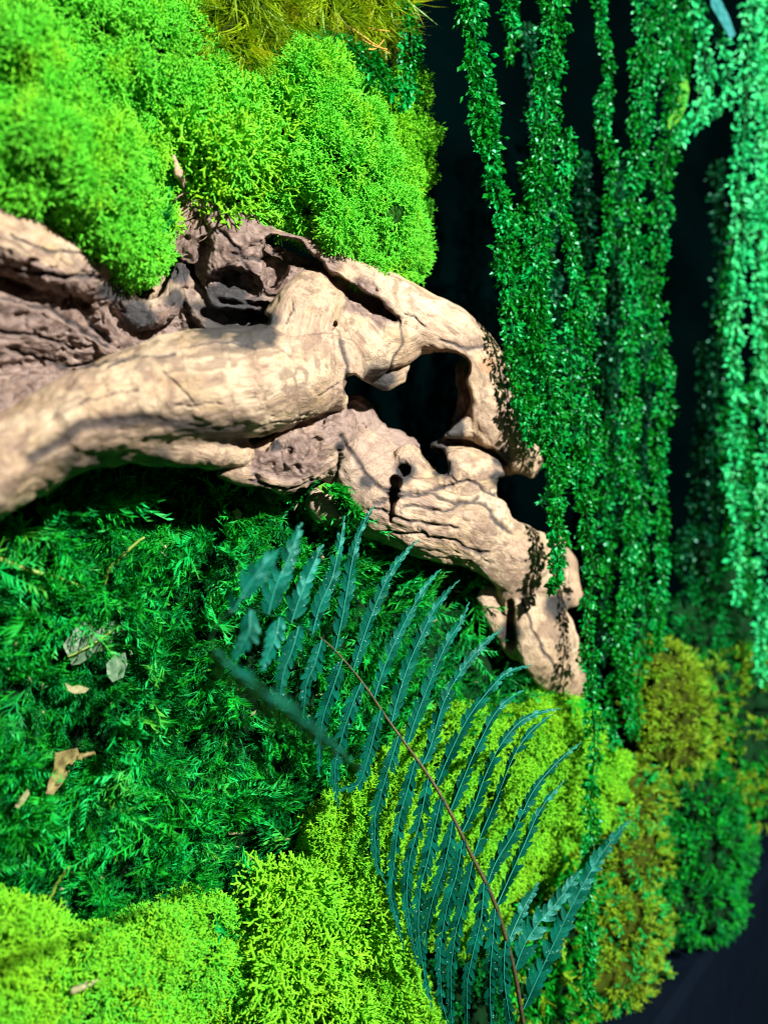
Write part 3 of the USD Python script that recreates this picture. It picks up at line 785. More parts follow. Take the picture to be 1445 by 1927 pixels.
vol[0], vol[-1], vol[:, 0], vol[:, -1], vol[:, :, 0], vol[:, :, -1] = 9, 9, 9, 9, 9, 9
vv, qq = surface_nets(vol)
vv = LO + vv * STEP
tri = np.vstack([qq[:, [0, 1, 2]], qq[:, [0, 2, 3]]])
from scipy.sparse import coo_matrix
from scipy.sparse.csgraph import connected_components
nv = len(vv)
e = np.vstack([qq[:, [0, 1]], qq[:, [1, 2]], qq[:, [2, 3]], qq[:, [3, 0]]])
Adj = coo_matrix((np.ones(len(e)), (e[:, 0], e[:, 1])), shape=(nv, nv)).tocsr()
Adj = ((Adj + Adj.T) > 0).astype(float)
deg = np.asarray(Adj.sum(1)).ravel()
ncomp, lab = connected_components(Adj)
big = np.bincount(lab).argmax()
keepv = lab == big
remap = np.cumsum(keepv) - 1
tri = remap[tri[keepv[tri].all(1)]]
Adj = Adj[keepv][:, keepv]; deg = deg[keepv]; vv = vv[keepv]
for lam in (0.5, -0.52) * 2:
    vv = vv + lam * ((Adj @ vv) / deg[:, None] - vv)


def vnormals(v, f):
    n = np.zeros_like(v)
    fn = np.cross(v[f[:, 1]] - v[f[:, 0]], v[f[:, 2]] - v[f[:, 0]])
    for k in range(3):
        np.add.at(n, f[:, k], fn)
    return n / (np.linalg.norm(n, axis=1, keepdims=True) + 1e-9)


nv_ = vnormals(vv, tri)
# grain: coordinates along and across the nearest limb
best = np.full(len(vv), 1e9); ax_ = np.zeros((len(vv), 3)); q3 = np.zeros((len(vv), 3)); ss = np.zeros(len(vv)); ch = np.zeros(len(vv))
for a, b, ra, rb, arc, cn in bones:
    ab = b - a; L = np.linalg.norm(ab) + 1e-6
    t = np.clip(((vv - a) @ ab) / L ** 2, 0, 1)
    dd = np.abs(np.linalg.norm(vv - a - t[:, None] * ab, axis=1) - (ra + (rb - ra) * t))
    m = dd < best
    best[m] = dd[m]; ax_[m] = ab / L; q3[m] = (vv - a - t[:, None] * ab)[m]; ss[m] = arc + t[m] * L; ch[m] = cn
warp = (np.stack([fbm(vv / 55.0, 3, 71), fbm(vv / 55.0, 3, 72), fbm(vv / 55.0, 3, 73)], 1) - 0.5)
gcoord = q3 / 9.0 + np.stack([ss / 110.0 + ch * 7.3, ch * 3.1, ch * 1.7], 1) + warp * 3.2
grain = fbm(gcoord, 3, 77)
lump = fbm(vv / 60.0, 3, 78)
pit = fbm(vv / 16.0 + warp, 3, 79)
ridge = 1 - np.abs(2 * fbm(gcoord * 0.6, 2, 80) - 1)


def spot_w(px, py, r, soft=0.5, seed=0, hlo=-1e9):
    """how much a vertex lies in a round patch with a ragged edge"""
    d = np.hypot(vv[:, 0] - px, vv[:, 1] - py) / r + (fbm(vv / 24.0, 3, 90 + seed) - 0.5) * 1.1
    return np.clip((1 + soft / 2 - d) / soft, 0, 1) * (vv[:, 2] > hlo)


def line_w(pts, w, wob=6.0, seed=0):
    """how much a vertex lies in a crack along a line"""
    p = np.array(pts, float)
    o = (np.stack([fbm(vv / 30.0, 3, 120 + seed), fbm(vv / 30.0, 3, 140 + seed)], 1) - 0.5) * wob * 2
    c = vv[:, :2] + o
    best = np.full(len(vv), 1e9)
    for a, b in zip(p[:-1], p[1:]):
        ab = b - a
        t = np.clip(((c - a) @ ab) / (ab @ ab), 0, 1)
        best = np.minimum(best, np.linalg.norm(c - a - t[:, None] * ab, axis=1))
    return np.exp(-(best / w) ** 2) * (nv_[:, 2] > -0.2)


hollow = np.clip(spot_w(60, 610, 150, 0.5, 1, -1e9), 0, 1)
for x_, y_, r_ in ((160, 600, 80), (240, 630, 75), (320, 620, 60), (-40, 600, 150), (420, 470, 110), (340, 430, 70), (470, 520, 80), (540, 520, 45), (150, 670, 50), (60, 690, 60), (0, 770, 60), (80, 745, 45), (560, 860, 62), (500, 870, 40), (640, 790, 55), (552, 470, 50), (600, 500, 36), (680, 560, 34), (720, 588, 26)):  # brown wood patches; in the rim slots the brown is painted shade
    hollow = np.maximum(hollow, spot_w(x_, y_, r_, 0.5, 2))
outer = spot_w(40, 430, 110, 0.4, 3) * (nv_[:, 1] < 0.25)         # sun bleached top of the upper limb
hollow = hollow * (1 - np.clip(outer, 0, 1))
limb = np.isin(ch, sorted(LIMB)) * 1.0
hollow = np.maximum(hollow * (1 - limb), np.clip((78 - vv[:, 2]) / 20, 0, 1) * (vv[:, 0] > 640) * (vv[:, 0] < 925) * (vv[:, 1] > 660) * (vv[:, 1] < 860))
char = np.zeros(len(vv))
for x_, y_, r_ in ((215, 545, 30), (262, 590, 30), (330, 560, 22), (338, 515, 20), (185, 478, 14), (430, 545, 40), (410, 600, 50), (460, 605, 50), (505, 625, 22), (512, 600, 16), (715, 715, 30), (520, 840, 10), (820, 845, 26), (835, 880, 22), (762, 888, 20), (960, 1190, 24), (745, 930, 14), (690, 905, 14), (850, 800, 30), (945, 860, 20), (940, 900, 16), (1045, 1140, 24), (640, 840, 10)):
    char = np.maximum(char, spot_w(x_, y_, r_, 0.6, 4))
for x_, y_, r_ in ((135, 870, 22), (180, 868, 22), (300, 858, 24), (235, 862, 14)):
    char = np.maximum(char, 0.75 * spot_w(x_, y_, r_, 0.9, 5))
cracks = np.maximum.reduce([
    line_w([(60, 860), (120, 830), (150, 800), (270, 788), (330, 798), (390, 812), (450, 822)], 12, 4, 1),
    line_w([(340, 802), (420, 818), (456, 812)], 17, 4, 2),
    line_w([(200, 690), (260, 672), (330, 668)], 2.0, 6, 3), line_w([(310, 700), (350, 740), (372, 770)], 1.1, 8, 4),
    line_w([(340, 655), (420, 640), (480, 655)], 1.4, 8, 5), line_w([(640, 820), (690, 895), (735, 930)], 4, 6, 6),
    line_w([(640, 850), (630, 920), (640, 960)], 3, 6, 7), line_w([(720, 920), (790, 930), (880, 905), (930, 930)], 3, 10, 8),
    line_w([(760, 950), (840, 960), (900, 935)], 2.5, 12, 9), line_w([(700, 960), (780, 985), (860, 990)], 2.5, 12, 10),
    line_w([(0, 505), (120, 520), (190, 520)], 4, 8, 11), line_w([(0, 560), (100, 580), (200, 650)], 3.5, 10, 12),
    line_w([(0, 625), (80, 632), (140, 660)], 3.5, 10, 13), line_w([(120, 540), (165, 600), (210, 650)], 3.5, 10, 14),
    line_w([(20, 660), (140, 690), (260, 670)], 3, 10, 15), line_w([(410, 430), (450, 470), (475, 520)], 3, 10, 16),
    line_w([(440, 480), (490, 490), (530, 470)], 3, 8, 17), line_w([(640, 640), (655, 690), (650, 740)], 3, 6, 18),
    line_w([(745, 600), (760, 650), (730, 700)], 2.2, 8, 19), line_w([(830, 640), (880, 655), (910, 650)], 3, 6, 20),
    line_w([(950, 690), (958, 760), (945, 830)], 2, 5, 21), line_w([(600, 745), (640, 720)], 1.4, 6, 22),
    line_w([(20, 440), (90, 470), (180, 480)], 2.5, 8, 23), line_w([(470, 905), (540, 922), (600, 905)], 2.5, 4, 24), line_w([(700, 940), (800, 925), (900, 950), (960, 1000)], 3.5, 16, 25), line_w([(720, 1000), (820, 1010), (920, 1040)], 2.5, 16, 26), line_w([(540, 610), (552, 570)], 1.4, 8, 27), line_w([(150, 760), (260, 735)], 1.2, 14, 28), line_w([(330, 762), (420, 756)], 1.0, 14, 29), line_w([(760, 590), (800, 615)], 1.2, 10, 30), line_w([(980, 1130), (1010, 1200), (1050, 1270)], 2.5, 10, 31)])
rough = np.clip(hollow + 0.6 * spot_w(560, 850, 80, 0.5, 6) + 0.5 * spot_w(840, 980, 150, 0.6, 7), 0, 1)
disp = (lump - 0.5) * 10 + (fbm(vv / 30.0 + warp, 2, 87) - 0.5) * 9 + (grain - 0.5) * (2.6 + 5.5 * rough) + (pit - 0.5) * (1.2 + 9.0 * rough) - cracks * (4 + 4 * rough)
disp -= np.clip((0.40 - pit) * 10, 0, 1) * rough * 5
vv = vv + nv_ * disp[:, None]

tan_ = np.array([0.47, 0.345, 0.215]); cream = np.array([0.58, 0.465, 0.31]); pink = np.array([0.45, 0.325, 0.225])
brown = np.array([0.215, 0.155, 0.13]); dbrown = np.array([0.10, 0.062, 0.05]); charc = np.array([0.030, 0.032, 0.036]); ochre = np.array([0.42, 0.30, 0.14])


def lerp(c, d, w):
    return c + (d - c) * np.clip(w, 0, 1)[:, None]


tint = lerp(np.tile(tan_, (len(vv), 1)), cream, (lump - 0.4) * 4)
tint = lerp(tint, pink, np.clip((fbm(vv / 80.0, 3, 83) - 0.48) * 6, 0, 0.9))
tint = lerp(tint, pink, 0.9 * spot_w(260, 825, 120, 0.8, 8) * (vv[:, 1] > 800))
tint = lerp(tint, ochre, np.clip((fbm(vv / 45.0, 3, 84) - 0.6) * 4, 0, 0.6))
tint = lerp(tint, np.array([0.25, 0.17, 0.115]), np.clip((fbm(vv / 34.0 + warp * 2, 3, 85) - 0.53) * 6, 0, 0.8))
tint = lerp(tint, np.array([0.20, 0.14, 0.10]), np.clip((fbm(gcoord * 0.7, 3, 86) - 0.575) * 9, 0, 0.75))
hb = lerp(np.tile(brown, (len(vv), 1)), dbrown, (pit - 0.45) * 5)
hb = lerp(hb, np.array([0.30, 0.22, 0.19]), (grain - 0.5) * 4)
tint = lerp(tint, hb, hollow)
tint = lerp(tint, np.array([0.36, 0.27, 0.21]), 0.7 * np.maximum(spot_w(690, 870, 75, 0.8, 11), spot_w(620, 955, 40, 0.6, 12)))
tint = lerp(tint, np.array([0.30, 0.22, 0.17]), 0.65 * np.clip((grain - 0.52) * 7, 0, 1) * (0.35 + 0.65 * spot_w(840, 960, 150, 0.8, 9)))
tint = lerp(tint, np.array([0.26, 0.17, 0.12]), 0.7 * np.clip((ridge - 0.9) * 9, 0, 1) * (pit > 0.42))
tint = lerp(tint, np.array([0.30, 0.16, 0.08]), 0.8 * spot_w(918, 685, 18, 0.6, 10))
tint = lerp(tint, charc, char * 0.95)
tint = lerp(tint, np.array([0.050, 0.042, 0.043]), np.clip(cracks * 1.25, 0, 0.92))
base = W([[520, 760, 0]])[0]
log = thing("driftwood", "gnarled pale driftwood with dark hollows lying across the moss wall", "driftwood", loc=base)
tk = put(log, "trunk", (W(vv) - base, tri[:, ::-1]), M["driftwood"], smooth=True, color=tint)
UsdGeom.PrimvarsAPI(tk).CreatePrimvar("grain", Sdf.ValueTypeNames.Float3Array, "vertex").Set(Vt.Vec3fArray.FromNumpy(gcoord.astype(np.float32)))
# frayed fibres on the brown knot
rgf = np.random.default_rng(5)
fib = []
for i in range(70):
    a = rgf.random()
    p = np.array([350 + 55 * rgf.random(), 350 + 70 * rgf.random(), 122 + 8 * rgf.random()])
    dr = np.array([-0.7 + 0.5 * rgf.normal(), 1.0 + 0.4 * rgf.normal(), 0.1 * rgf.normal()]); dr /= np.linalg.norm(dr)
    ln = 18 + 40 * rgf.random()
    s_ = np.linspace(0, 1, 7)
    cv = p + np.outer(s_ * ln, dr) + np.outer(np.sin(s_ * 3), rgf.normal(size=3) * [6, 6, 4]) - np.outer(s_ ** 2, [0, 0, 14])
    fib.append(tube(W(cv) - base, np.linspace(1.5, 0.5, 7) * (0.6 + 0.8 * rgf.random()) / K, 4))
put(log, "frayed_fibres", join(fib), M["fibre"], smooth=True, kind="stuff")
print("driftwood", len(vv), len(tri))

# ------------------------------------------------------------------ hanging strands
def leaf_cloud(c, n_out, down, size, width, cup, rg):
    """many small folded leaves: c centres, n_out outward, down the way they hang; four triangles each"""
    n = len(c)
    tip = n_out * (0.25 + 0.6 * rg.random((n, 1))) + down * (0.2 + 0.7 * rg.random((n, 1))) + rg.normal(size=(n, 3)) * 0.5
    tip /= np.linalg.norm(tip, axis=1, keepdims=True)
    side = np.cross(tip, n_out + rg.normal(size=(n, 3)) * 0.6); side /= np.linalg.norm(side, axis=1, keepdims=True) + 1e-9
    up = np.cross(side, tip)
    s, w = size[:, None], (width * size)[:, None]
    mid = c + tip * s * 0.5 - up * s * cup
    v = np.stack([c, mid + side * w + up * s * 0.18, mid - side * w + up * s * 0.18, c + tip * s + up * s * 0.05, mid], 1).reshape(-1, 3)
    b = np.arange(n)[:, None] * 5
    f = np.concatenate([b + [0, 1, 4], b + [4, 1, 3], b + [0, 4, 2], b + [4, 3, 2]])
    return v, f


def strand(label, pts, m, seed, size=13.0, bead=0.0, dens=1.0, group=None, name="hanging_strand", cat="hanging plant"):
    """pts: (px, py, h, r): a rope thickly set with small leaves"""
    rg = np.random.default_rng(seed)
    pts = np.array(pts, float)
    L = np.sum(np.linalg.norm(np.diff(pts[:, :2], axis=0), axis=1))
    n = max(12, int(L / 9))
    path = spline(pts, n)
    path[:, 0] += (fbm(np.stack([path[:, 1] / 60, np.full(n, seed * 3.1), np.zeros(n)], -1), 2, seed) - 0.5) * 16
    sarc = np.r_[0, np.cumsum(np.linalg.norm(np.diff(path[:, :2], axis=0), axis=1))]
    r = 0.90 * path[:, 3] * (0.55 + 0.75 * noise(np.stack([sarc / 23.0, np.full(n, seed * 1.7), np.zeros(n)], -1), seed))
    if bead:
        r *= 1 - bead + bead * 1.6 * np.abs(np.sin(sarc / 19.0 + 0.6 * np.sin(sarc / 50)))
    base = W(path[:1, :3])[0]
    t = thing(name, label, cat, group, loc=base)
    put(t, "stem", tube(W(path[:, :3]), np.maximum(r * 0.14, 1.8) / K, 7), M["strand_stem"], smooth=True, origin=base)
    cnt = int(L * 2 * np.pi * path[:, 3].mean() / 30.0 * dens * (11.0 / size) ** 1.6)
    k = rg.uniform(0, n - 1.001, cnt)
    # leaves gather in knots
    keep = rg.random(cnt) < 0.35 + 0.9 * (np.interp(k, np.arange(n), r / path[:, 3]) - 0.5)
    k = k[keep]
    P = np.stack([np.interp(k, np.arange(n), path[:, i]) for i in range(3)], 1)
    R = np.interp(k, np.arange(n), r)
    a = rg.random(len(k)) * 2 * np.pi
    tt = np.gradient(path[:, :3], axis=0); tt /= np.linalg.norm(tt, axis=1, keepdims=True)
    T = np.stack([np.interp(k, np.arange(n), tt[:, i]) for i in range(3)], 1)
    u = np.cross(T, [0, 0, 1.0]); u /= np.linalg.norm(u, axis=1, keepdims=True) + 1e-9
    v = np.cross(T, u)
    o = u * np.cos(a)[:, None] + v * np.sin(a)[:, None]
    rho = R * np.sqrt(rg.uniform(0.05, 1.0, len(k)))
    stray = rg.random(len(k)) < 0.04
    rho = np.where(stray, rho * 1.5, rho)
    c0 = W(P + o * rho[:, None] * 0.8)
    c1 = W(P + o * (rho[:, None] * 0.8 + 2)) - c0
    c1 /= np.linalg.norm(c1, axis=1, keepdims=True)
    td = W(P + T * 2) - W(P); td /= np.linalg.norm(td, axis=1, keepdims=True)
    sz = size / K * (0.55 + 1.0 * rg.random(len(k)) ** 1.4)
    put(t, "leaves", tuple(leaf_cloud(c0 - base, c1, td, sz, 0.30, 0.10, rg)), m, kind="stuff")
    return t


SD, SP, SX = M["strand"], M["strand_pale"], M["strand_shaded"]
DIM = ["the knotted strand", "the gap between the longest thin strand and the knotted one", "the thin curled strand", "the long bright strand", "the thickest strand, starting near the top",
       "the gap between the beaded strand and the long bright one", "the longest thin strand, ending by the driftwood's foot"]
strand("leftmost hanging green strand, its tip resting before the driftwood's right end", [(872, -40, 225, 28), (886, 40, 225, 36), (902, 150, 225, 31), (922, 280, 225, 30), (945, 400, 225, 30), (957, 520, 225, 28), (968, 640, 225, 28), (984, 750, 225, 27), (1003, 835, 225, 8)], SD, 101)
strand("short thin hanging strand at the top edge between the two leftmost long ones", [(955, -40, 170, 16), (958, 50, 170, 18), (960, 110, 170, 8)], SD, 102)
strand("thickest hanging strand, its pointed tip lying over the foot of the driftwood", [(1045, -40, 230, 40), (1040, 60, 230, 42), (1030, 170, 230, 40), (1020, 290, 230, 38), (1008, 400, 230, 36), (1008, 520, 230, 36), (1014, 620, 230, 34), (1028, 720, 235, 34), (1042, 820, 240, 30), (1052, 920, 245, 24), (1048, 1020, 250, 22), (1040, 1110, 255, 5)], SD, 103)
strand("loose green strand close behind the thickest one, ending above the driftwood", [(990, 300, 190, 18), (995, 420, 190, 24), (985, 520, 190, 26), (992, 640, 190, 26), (1005, 760, 195, 24), (1020, 830, 200, 10)], SD, 104)
strand("thin curled strand hanging before the black gap right of the thickest one", [(1132, -40, 140, 16), (1134, 60, 140, 15), (1148, 140, 140, 14), (1136, 220, 140, 22), (1140, 265, 140, 24), (1150, 330, 140, 16), (1146, 420, 140, 14), (1128, 520, 140, 16), (1118, 600, 140, 16)], SD, 105)
strand("knotted strand that starts at a curl right of the thickest one", [(1068, 240, 210, 18), (1072, 290, 210, 22), (1052, 380, 210, 18), (1078, 470, 210, 18), (1086, 580, 210, 24), (1074, 700, 215, 28), (1078, 800, 215, 26), (1096, 900, 215, 24), (1100, 960, 215, 12)], SD, 106)
strand("long bright strand just right of the thin curled one, beaded lower down", [(1212, -40, 150, 34), (1212, 100, 150, 36), (1205, 220, 150, 32), (1195, 350, 150, 30), (1190, 470, 150, 28), (1185, 580, 150, 28), (1186, 700, 150, 28), (1180, 830, 150, 24), (1186, 950, 150, 19), (1178, 1080, 150, 17), (1172, 1220, 150, 17), (1186, 1390, 150, 12)], SD, 107, bead=0.4)
strand("rightmost strand of the main bundle, edging the dark blue gap", [(1246, -40, 130, 30), (1258, 100, 130, 30), (1262, 220, 130, 28), (1244, 330, 130, 28), (1242, 440, 130, 28), (1228, 550, 130, 28), (1244, 650, 130, 28), (1250, 740, 130, 30), (1238, 860, 130, 22), (1248, 980, 130, 16), (1242, 1100, 130, 15), (1238, 1225, 130, 10)], SD, 108, bead=0.4)
strand("longest thin strand, reaching down past the fern to the bottom", [(1100, 560, 230, 18), (1108, 700, 230, 22), (1104, 850, 230, 22), (1106, 960, 230, 20), (1112, 1100, 230, 22), (1106, 1220, 230, 22), (1112, 1340, 230, 20), (1116, 1450, 230, 17), (1114, 1560, 230, 16), (1104, 1650, 230, 15), (1110, 1780, 230, 13), (1112, 1895, 230, 7)], SD, 109, size=12, bead=0.5)
strand("beaded strand between the longest thin one and the long bright one", [(1142, 780, 110, 15), (1142, 900, 110, 17), (1148, 1020, 110, 16), (1144, 1120, 110, 16), (1158, 1240, 110, 16), (1150, 1350, 110, 15), (1158, 1405, 130, 10)], SD, 110, bead=0.55)
strand("beaded strand ending in a small tuft above the glowing lichen", [(1212, 900, 110, 14), (1208, 1020, 110, 15), (1214, 1140, 110, 15), (1200, 1260, 110, 15), (1198, 1340, 110, 13), (1180, 1390, 130, 12)], SD, 111, bead=0.55)
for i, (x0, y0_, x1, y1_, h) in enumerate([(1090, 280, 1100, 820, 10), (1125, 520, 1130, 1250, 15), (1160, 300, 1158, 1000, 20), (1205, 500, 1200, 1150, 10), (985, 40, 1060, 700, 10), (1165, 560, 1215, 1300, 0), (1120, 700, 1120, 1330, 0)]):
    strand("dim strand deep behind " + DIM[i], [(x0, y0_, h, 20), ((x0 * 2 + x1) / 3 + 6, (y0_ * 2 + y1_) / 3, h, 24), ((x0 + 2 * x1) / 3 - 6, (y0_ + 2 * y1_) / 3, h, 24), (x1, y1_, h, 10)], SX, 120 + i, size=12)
strand("pale looped strand at the top right with a yellow leaf inside the loop", [(1300, -30, 120, 20), (1316, 50, 120, 22), (1328, 130, 120, 20), (1318, 200, 120, 20), (1290, 245, 120, 20), (1272, 272, 120, 14)], SP, 131, size=17, dens=0.75)
strand("short pale strand right of the looped one, bent in at its tip", [(1352, 40, 110, 12), (1364, 110, 110, 15), (1362, 180, 110, 14), (1340, 215, 110, 12), (1312, 240, 110, 10)], SP, 132, size=17, dens=0.75)
strand("bright pale strand beyond the blue gap, ending in a blunt tip", [(1425, -40, 120, 26), (1408, 100, 120, 28), (1402, 220, 120, 27), (1390, 330, 120, 26), (1396, 440, 120, 22), (1384, 540, 120, 20), (1388, 660, 120, 20), (1386, 800, 120, 19), (1380, 900, 120, 17), (1386, 1000, 120, 14), (1388, 1140, 120, 9)], SP, 133, size=17, dens=0.75)
strand("long pale strand at the right edge of the picture, reaching lowest there", [(1450, 40, 130, 24), (1438, 240, 130, 24), (1430, 400, 130, 22), (1428, 560, 130, 21), (1432, 700, 130, 20), (1440, 850, 130, 18), (1437, 1000, 130, 15), (1434, 1140, 130, 13), (1432, 1280, 130, 8)], SP, 134, size=17, dens=0.75)
strand("deeper green strand between the two bright pale ones at the right edge", [(1470, 60, 90, 22), (1460, 300, 90, 22), (1452, 500, 90, 24), (1440, 640, 90, 24), (1404, 800, 90, 24), (1412, 930, 90, 20), (1404, 1060, 90, 16), (1410, 1150, 90, 8)], SD, 135, size=12)
strand("short strand on the left side of the bright pale ones", [(1378, 430, 80, 14), (1372, 560, 80, 18), (1374, 700, 80, 20), (1366, 840, 80, 18), (1368, 960, 80, 16), (1372, 1070, 80, 8)], SD, 136, size=12)
strand("pale strand at the top right corner, left of the bluish leaf", [(1282, -40, 110, 22), (1290, 60, 110, 22), (1276, 150, 110, 22), (1270, 240, 110, 14)], SD, 137, size=14)
strand("bright pale strand filling the very top right corner", [(1452, -50, 140, 28), (1446, 80, 140, 28), (1452, 220, 140, 26), (1448, 380, 140, 26), (1450, 560, 140, 18)], SP, 138, size=17, dens=0.75)
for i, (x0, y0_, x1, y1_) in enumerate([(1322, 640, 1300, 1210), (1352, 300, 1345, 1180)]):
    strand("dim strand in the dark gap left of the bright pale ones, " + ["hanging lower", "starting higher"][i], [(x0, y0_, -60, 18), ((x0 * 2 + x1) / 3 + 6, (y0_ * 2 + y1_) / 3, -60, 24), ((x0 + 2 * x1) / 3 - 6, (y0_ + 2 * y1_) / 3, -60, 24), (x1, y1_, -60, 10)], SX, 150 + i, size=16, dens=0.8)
# garland and short end at the top
strand("dark green garland curling over the small domed lichen", [(508, 98, 95, 16), (548, 80, 100, 18), (600, 70, 102, 20), (645, 80, 102, 22), (685, 108, 100, 26), (715, 145, 98, 28), (742, 172, 96, 26)], SD, 141, size=13, name="garland", cat="garland")
strand("short dark green strand hanging at the top edge left of the black gap", [(762, -40, 95, 22), (766, 40, 95, 24), (774, 110, 92, 26), (768, 165, 90, 22), (756, 200, 88, 12)], SD, 142, size=13)

# ------------------------------------------------------------------ fern
RACH = [(398, 1200, .288), (420, 1162, .305), (460, 1147, .336), (510, 1157, .368), (560, 1176, .396), (610, 1206, .416), (650, 1246, .428), (690, 1296, .435), (730, 1355, .440), (770, 1410, .442),
        (810, 1466, .444), (850, 1535, .446), (890, 1616, .450), (925, 1686, .456), (950, 1760, .464), (968, 1832, .474), (985, 1930, .488), (1002, 2030, .50)]


def PW(pts):
    return np.array([WY(*p) for p in pts])


def pinna(parent, pts, w, rg, twist=0.0, mat=None, fold=0.1, narrow=None):
    """a comb-toothed leaflet along a curve of (px, py, depth)"""
    pth = PW(spline(np.array(pts, float), 40))
    seg = np.r_[0, np.cumsum(np.linalg.norm(np.diff(pth, axis=0), axis=1))]
    L = seg[-1]
    t = np.gradient(pth, axis=0); t /= np.linalg.norm(t, axis=1, keepdims=True)
    view = pth / 1.0 - np.array([0, 0, ZC]); view /= -np.linalg.norm(view, axis=1, keepdims=True)
    sd = np.cross(t, view); sd /= np.linalg.norm(sd, axis=1, keepdims=True)
    nm = np.cross(sd, t)
    c, s_ = math.cos(twist), math.sin(twist)
    sd, nm = sd * c + nm * s_, nm * c - sd * s_
    step = 4.5e-3
    n = max(6, int(L / step))
    parts = []
    for sg in (-1, 1):
        for i in range(n):
            q = (i + 0.5 + 0.25 * sg) / n
            at = lambda arr: np.array([np.interp(q * L, seg, arr[:, k]) for k in range(3)])
            p, tt, s2, nn = at(pth), at(t), at(sd), at(nm)
            if rg.random() < 0.035:
                continue
            taper = min(1.0, 0.55 + q * 4) * (1 - q ** 2.2) ** 0.8 + 0.10
            ln = w * 0.9 * taper * (0.74 + 0.42 * rg.random()) * (narrow if (narrow and sg > 0) else 1)
            out = s2 * sg
            dirn = out * 0.84 + tt * 0.50 + nn * (fold * (0.6 + 0.8 * rg.random()) + 0.24 * rg.normal()); dirn /= np.linalg.norm(dirn)
            wid = step * 0.56 * (0.9 + 0.2 * rg.random()) * min(1, 0.45 + taper)
            curl = nn * (-0.12 - 0.2 * rg.random())
            s = np.array([0, 0.35, 0.7, 0.92, 1.0])
            hw = np.array([0.92, 1.0, 0.86, 0.48, 0.03]) * wid
            cen = p + np.outer(s * ln, dirn) + np.outer(s ** 2 * ln, curl) + np.outer(s ** 2 * ln * 0.35, tt)
            ridge = nn * wid * 0.10
            a, b = cen + np.outer(hw, tt), cen - np.outer(hw, tt)
            m_ = cen - ridge[None] * 1.0
            v = np.vstack([a, m_, b])
            f = []
            for k in range(4):
                f += [[k, k + 1, 6 + k], [k, 6 + k, 5 + k], [5 + k, 6 + k, 11 + k], [5 + k, 11 + k, 10 + k]]
            parts.append((v, np.array(f)))
    pm = put(parent, "leaflet", join(parts), M[mat or "fern"], smooth=40, origin=FB)
    put(pm, "midrib", tube(pth + nm * 0.2e-3, np.linspace(0.36e-3, 0.12e-3, 40), 5), M["fern_rib"], smooth=True, origin=FB)


FB = WY(985, 1930, .488)
fern = thing("fern_frond", "blue green fern frond with a brown stem arching over the moss", "fern", loc=FB)
rp = PW(spline(np.array(RACH), 120))
rr_ = np.linspace(0.22e-3, 1.6e-3, 120)
put(fern, "stem", tube(rp[24:], rr_[24:], 8), M["rachis"], smooth=True, origin=FB)
put(fern, "stem_tip", tube(rp[:25], rr_[:25], 8), M["fern_tip_shaded"], smooth=True, origin=FB)
rg = np.random.default_rng(7)
RX = np.array(RACH)


def rach_depth(py, px):
    d = np.hypot(RX[:, 0] - px, RX[:, 1] - py)
    i = np.argsort(d)[:2]
    w = 1 / (d[i] + 1)
    return float((RX[i, 2] * w).sum() / w.sum())


def leaflet(xy, dd, w=4.9e-3, **k):
    """xy: base to tip in pixels, dd: how much farther the tip is than the base"""
    b = rach_depth(xy[0][1], xy[0][0])
    n = len(xy) - 1
    pinna(fern, [(x, y, b + dd * (i / n) ** 1.3 - 0.002 * math.sin(math.pi * i / n)) for i, (x, y) in enumerate(xy)], w, rg, **k)


# up and to the right of the stem
leaflet([(440, 1152), (462, 1110), (500, 1060), (522, 1036)], .012, 6.4e-3)
leaflet([(505, 1156), (520, 1100), (545, 1045), (566, 985)], .014, 6.4e-3)
leaflet([(548, 1172), (562, 1130), (582, 1080), (606, 1026)], .016, 6.2e-3)
leaflet([(588, 1194), (602, 1140), (624, 1090), (638, 1030), (648, 972)], .018)
leaflet([(630, 1226), (646, 1150), (660, 1070), (674, 1010), (704, 952)], .020)
leaflet([(664, 1262), (684, 1200), (706, 1140), (740, 1070), (786, 1016)], .022)
leaflet([(704, 1314), (722, 1258), (752, 1190), (792, 1118), (828, 1072)], .024)
leaflet([(736, 1362), (746, 1322), (766, 1258), (792, 1198), (822, 1140), (864, 1092)], .025)
leaflet([(766, 1402), (780, 1358), (806, 1290), (840, 1212), (868, 1168), (882, 1134)], .026)
leaflet([(794, 1442), (808, 1410), (832, 1330), (862, 1272), (905, 1218), (946, 1182)], .028, twist=0.2)
leaflet([(820, 1484), (846, 1420), (882, 1350), (918, 1302), (956, 1266), (1000, 1252)], .030, twist=0.45)
leaflet([(846, 1530), (872, 1466), (902, 1398), (942, 1330), (984, 1300)], .030, twist=0.45)
leaflet([(868, 1570), (888, 1528), (914, 1458), (952, 1388), (994, 1350), (1054, 1334)], .032, twist=0.55)
leaflet([(890, 1616), (904, 1576), (936, 1500), (972, 1414), (1006, 1370), (1040, 1345)], .032, twist=0.7)
leaflet([(916, 1668), (930, 1630), (964, 1572), (1002, 1492), (1042, 1442), (1094, 1398)], .034, twist=0.4)
leaflet([(934, 1708), (950, 1672), (984, 1596), (1016, 1526), (1062, 1470)], .032, twist=0.5)
leaflet([(954, 1780), (966, 1750), (986, 1708), (1014, 1662)], .026)
leaflet([(968, 1832), (986, 1780), (1012, 1740), (1050, 1696), (1092, 1638)], .030, 8.2e-3)
leaflet([(985, 1900), (1040, 1780), (1100, 1660), (1146, 1588), (1186, 1544)], .060, 8.0e-3)
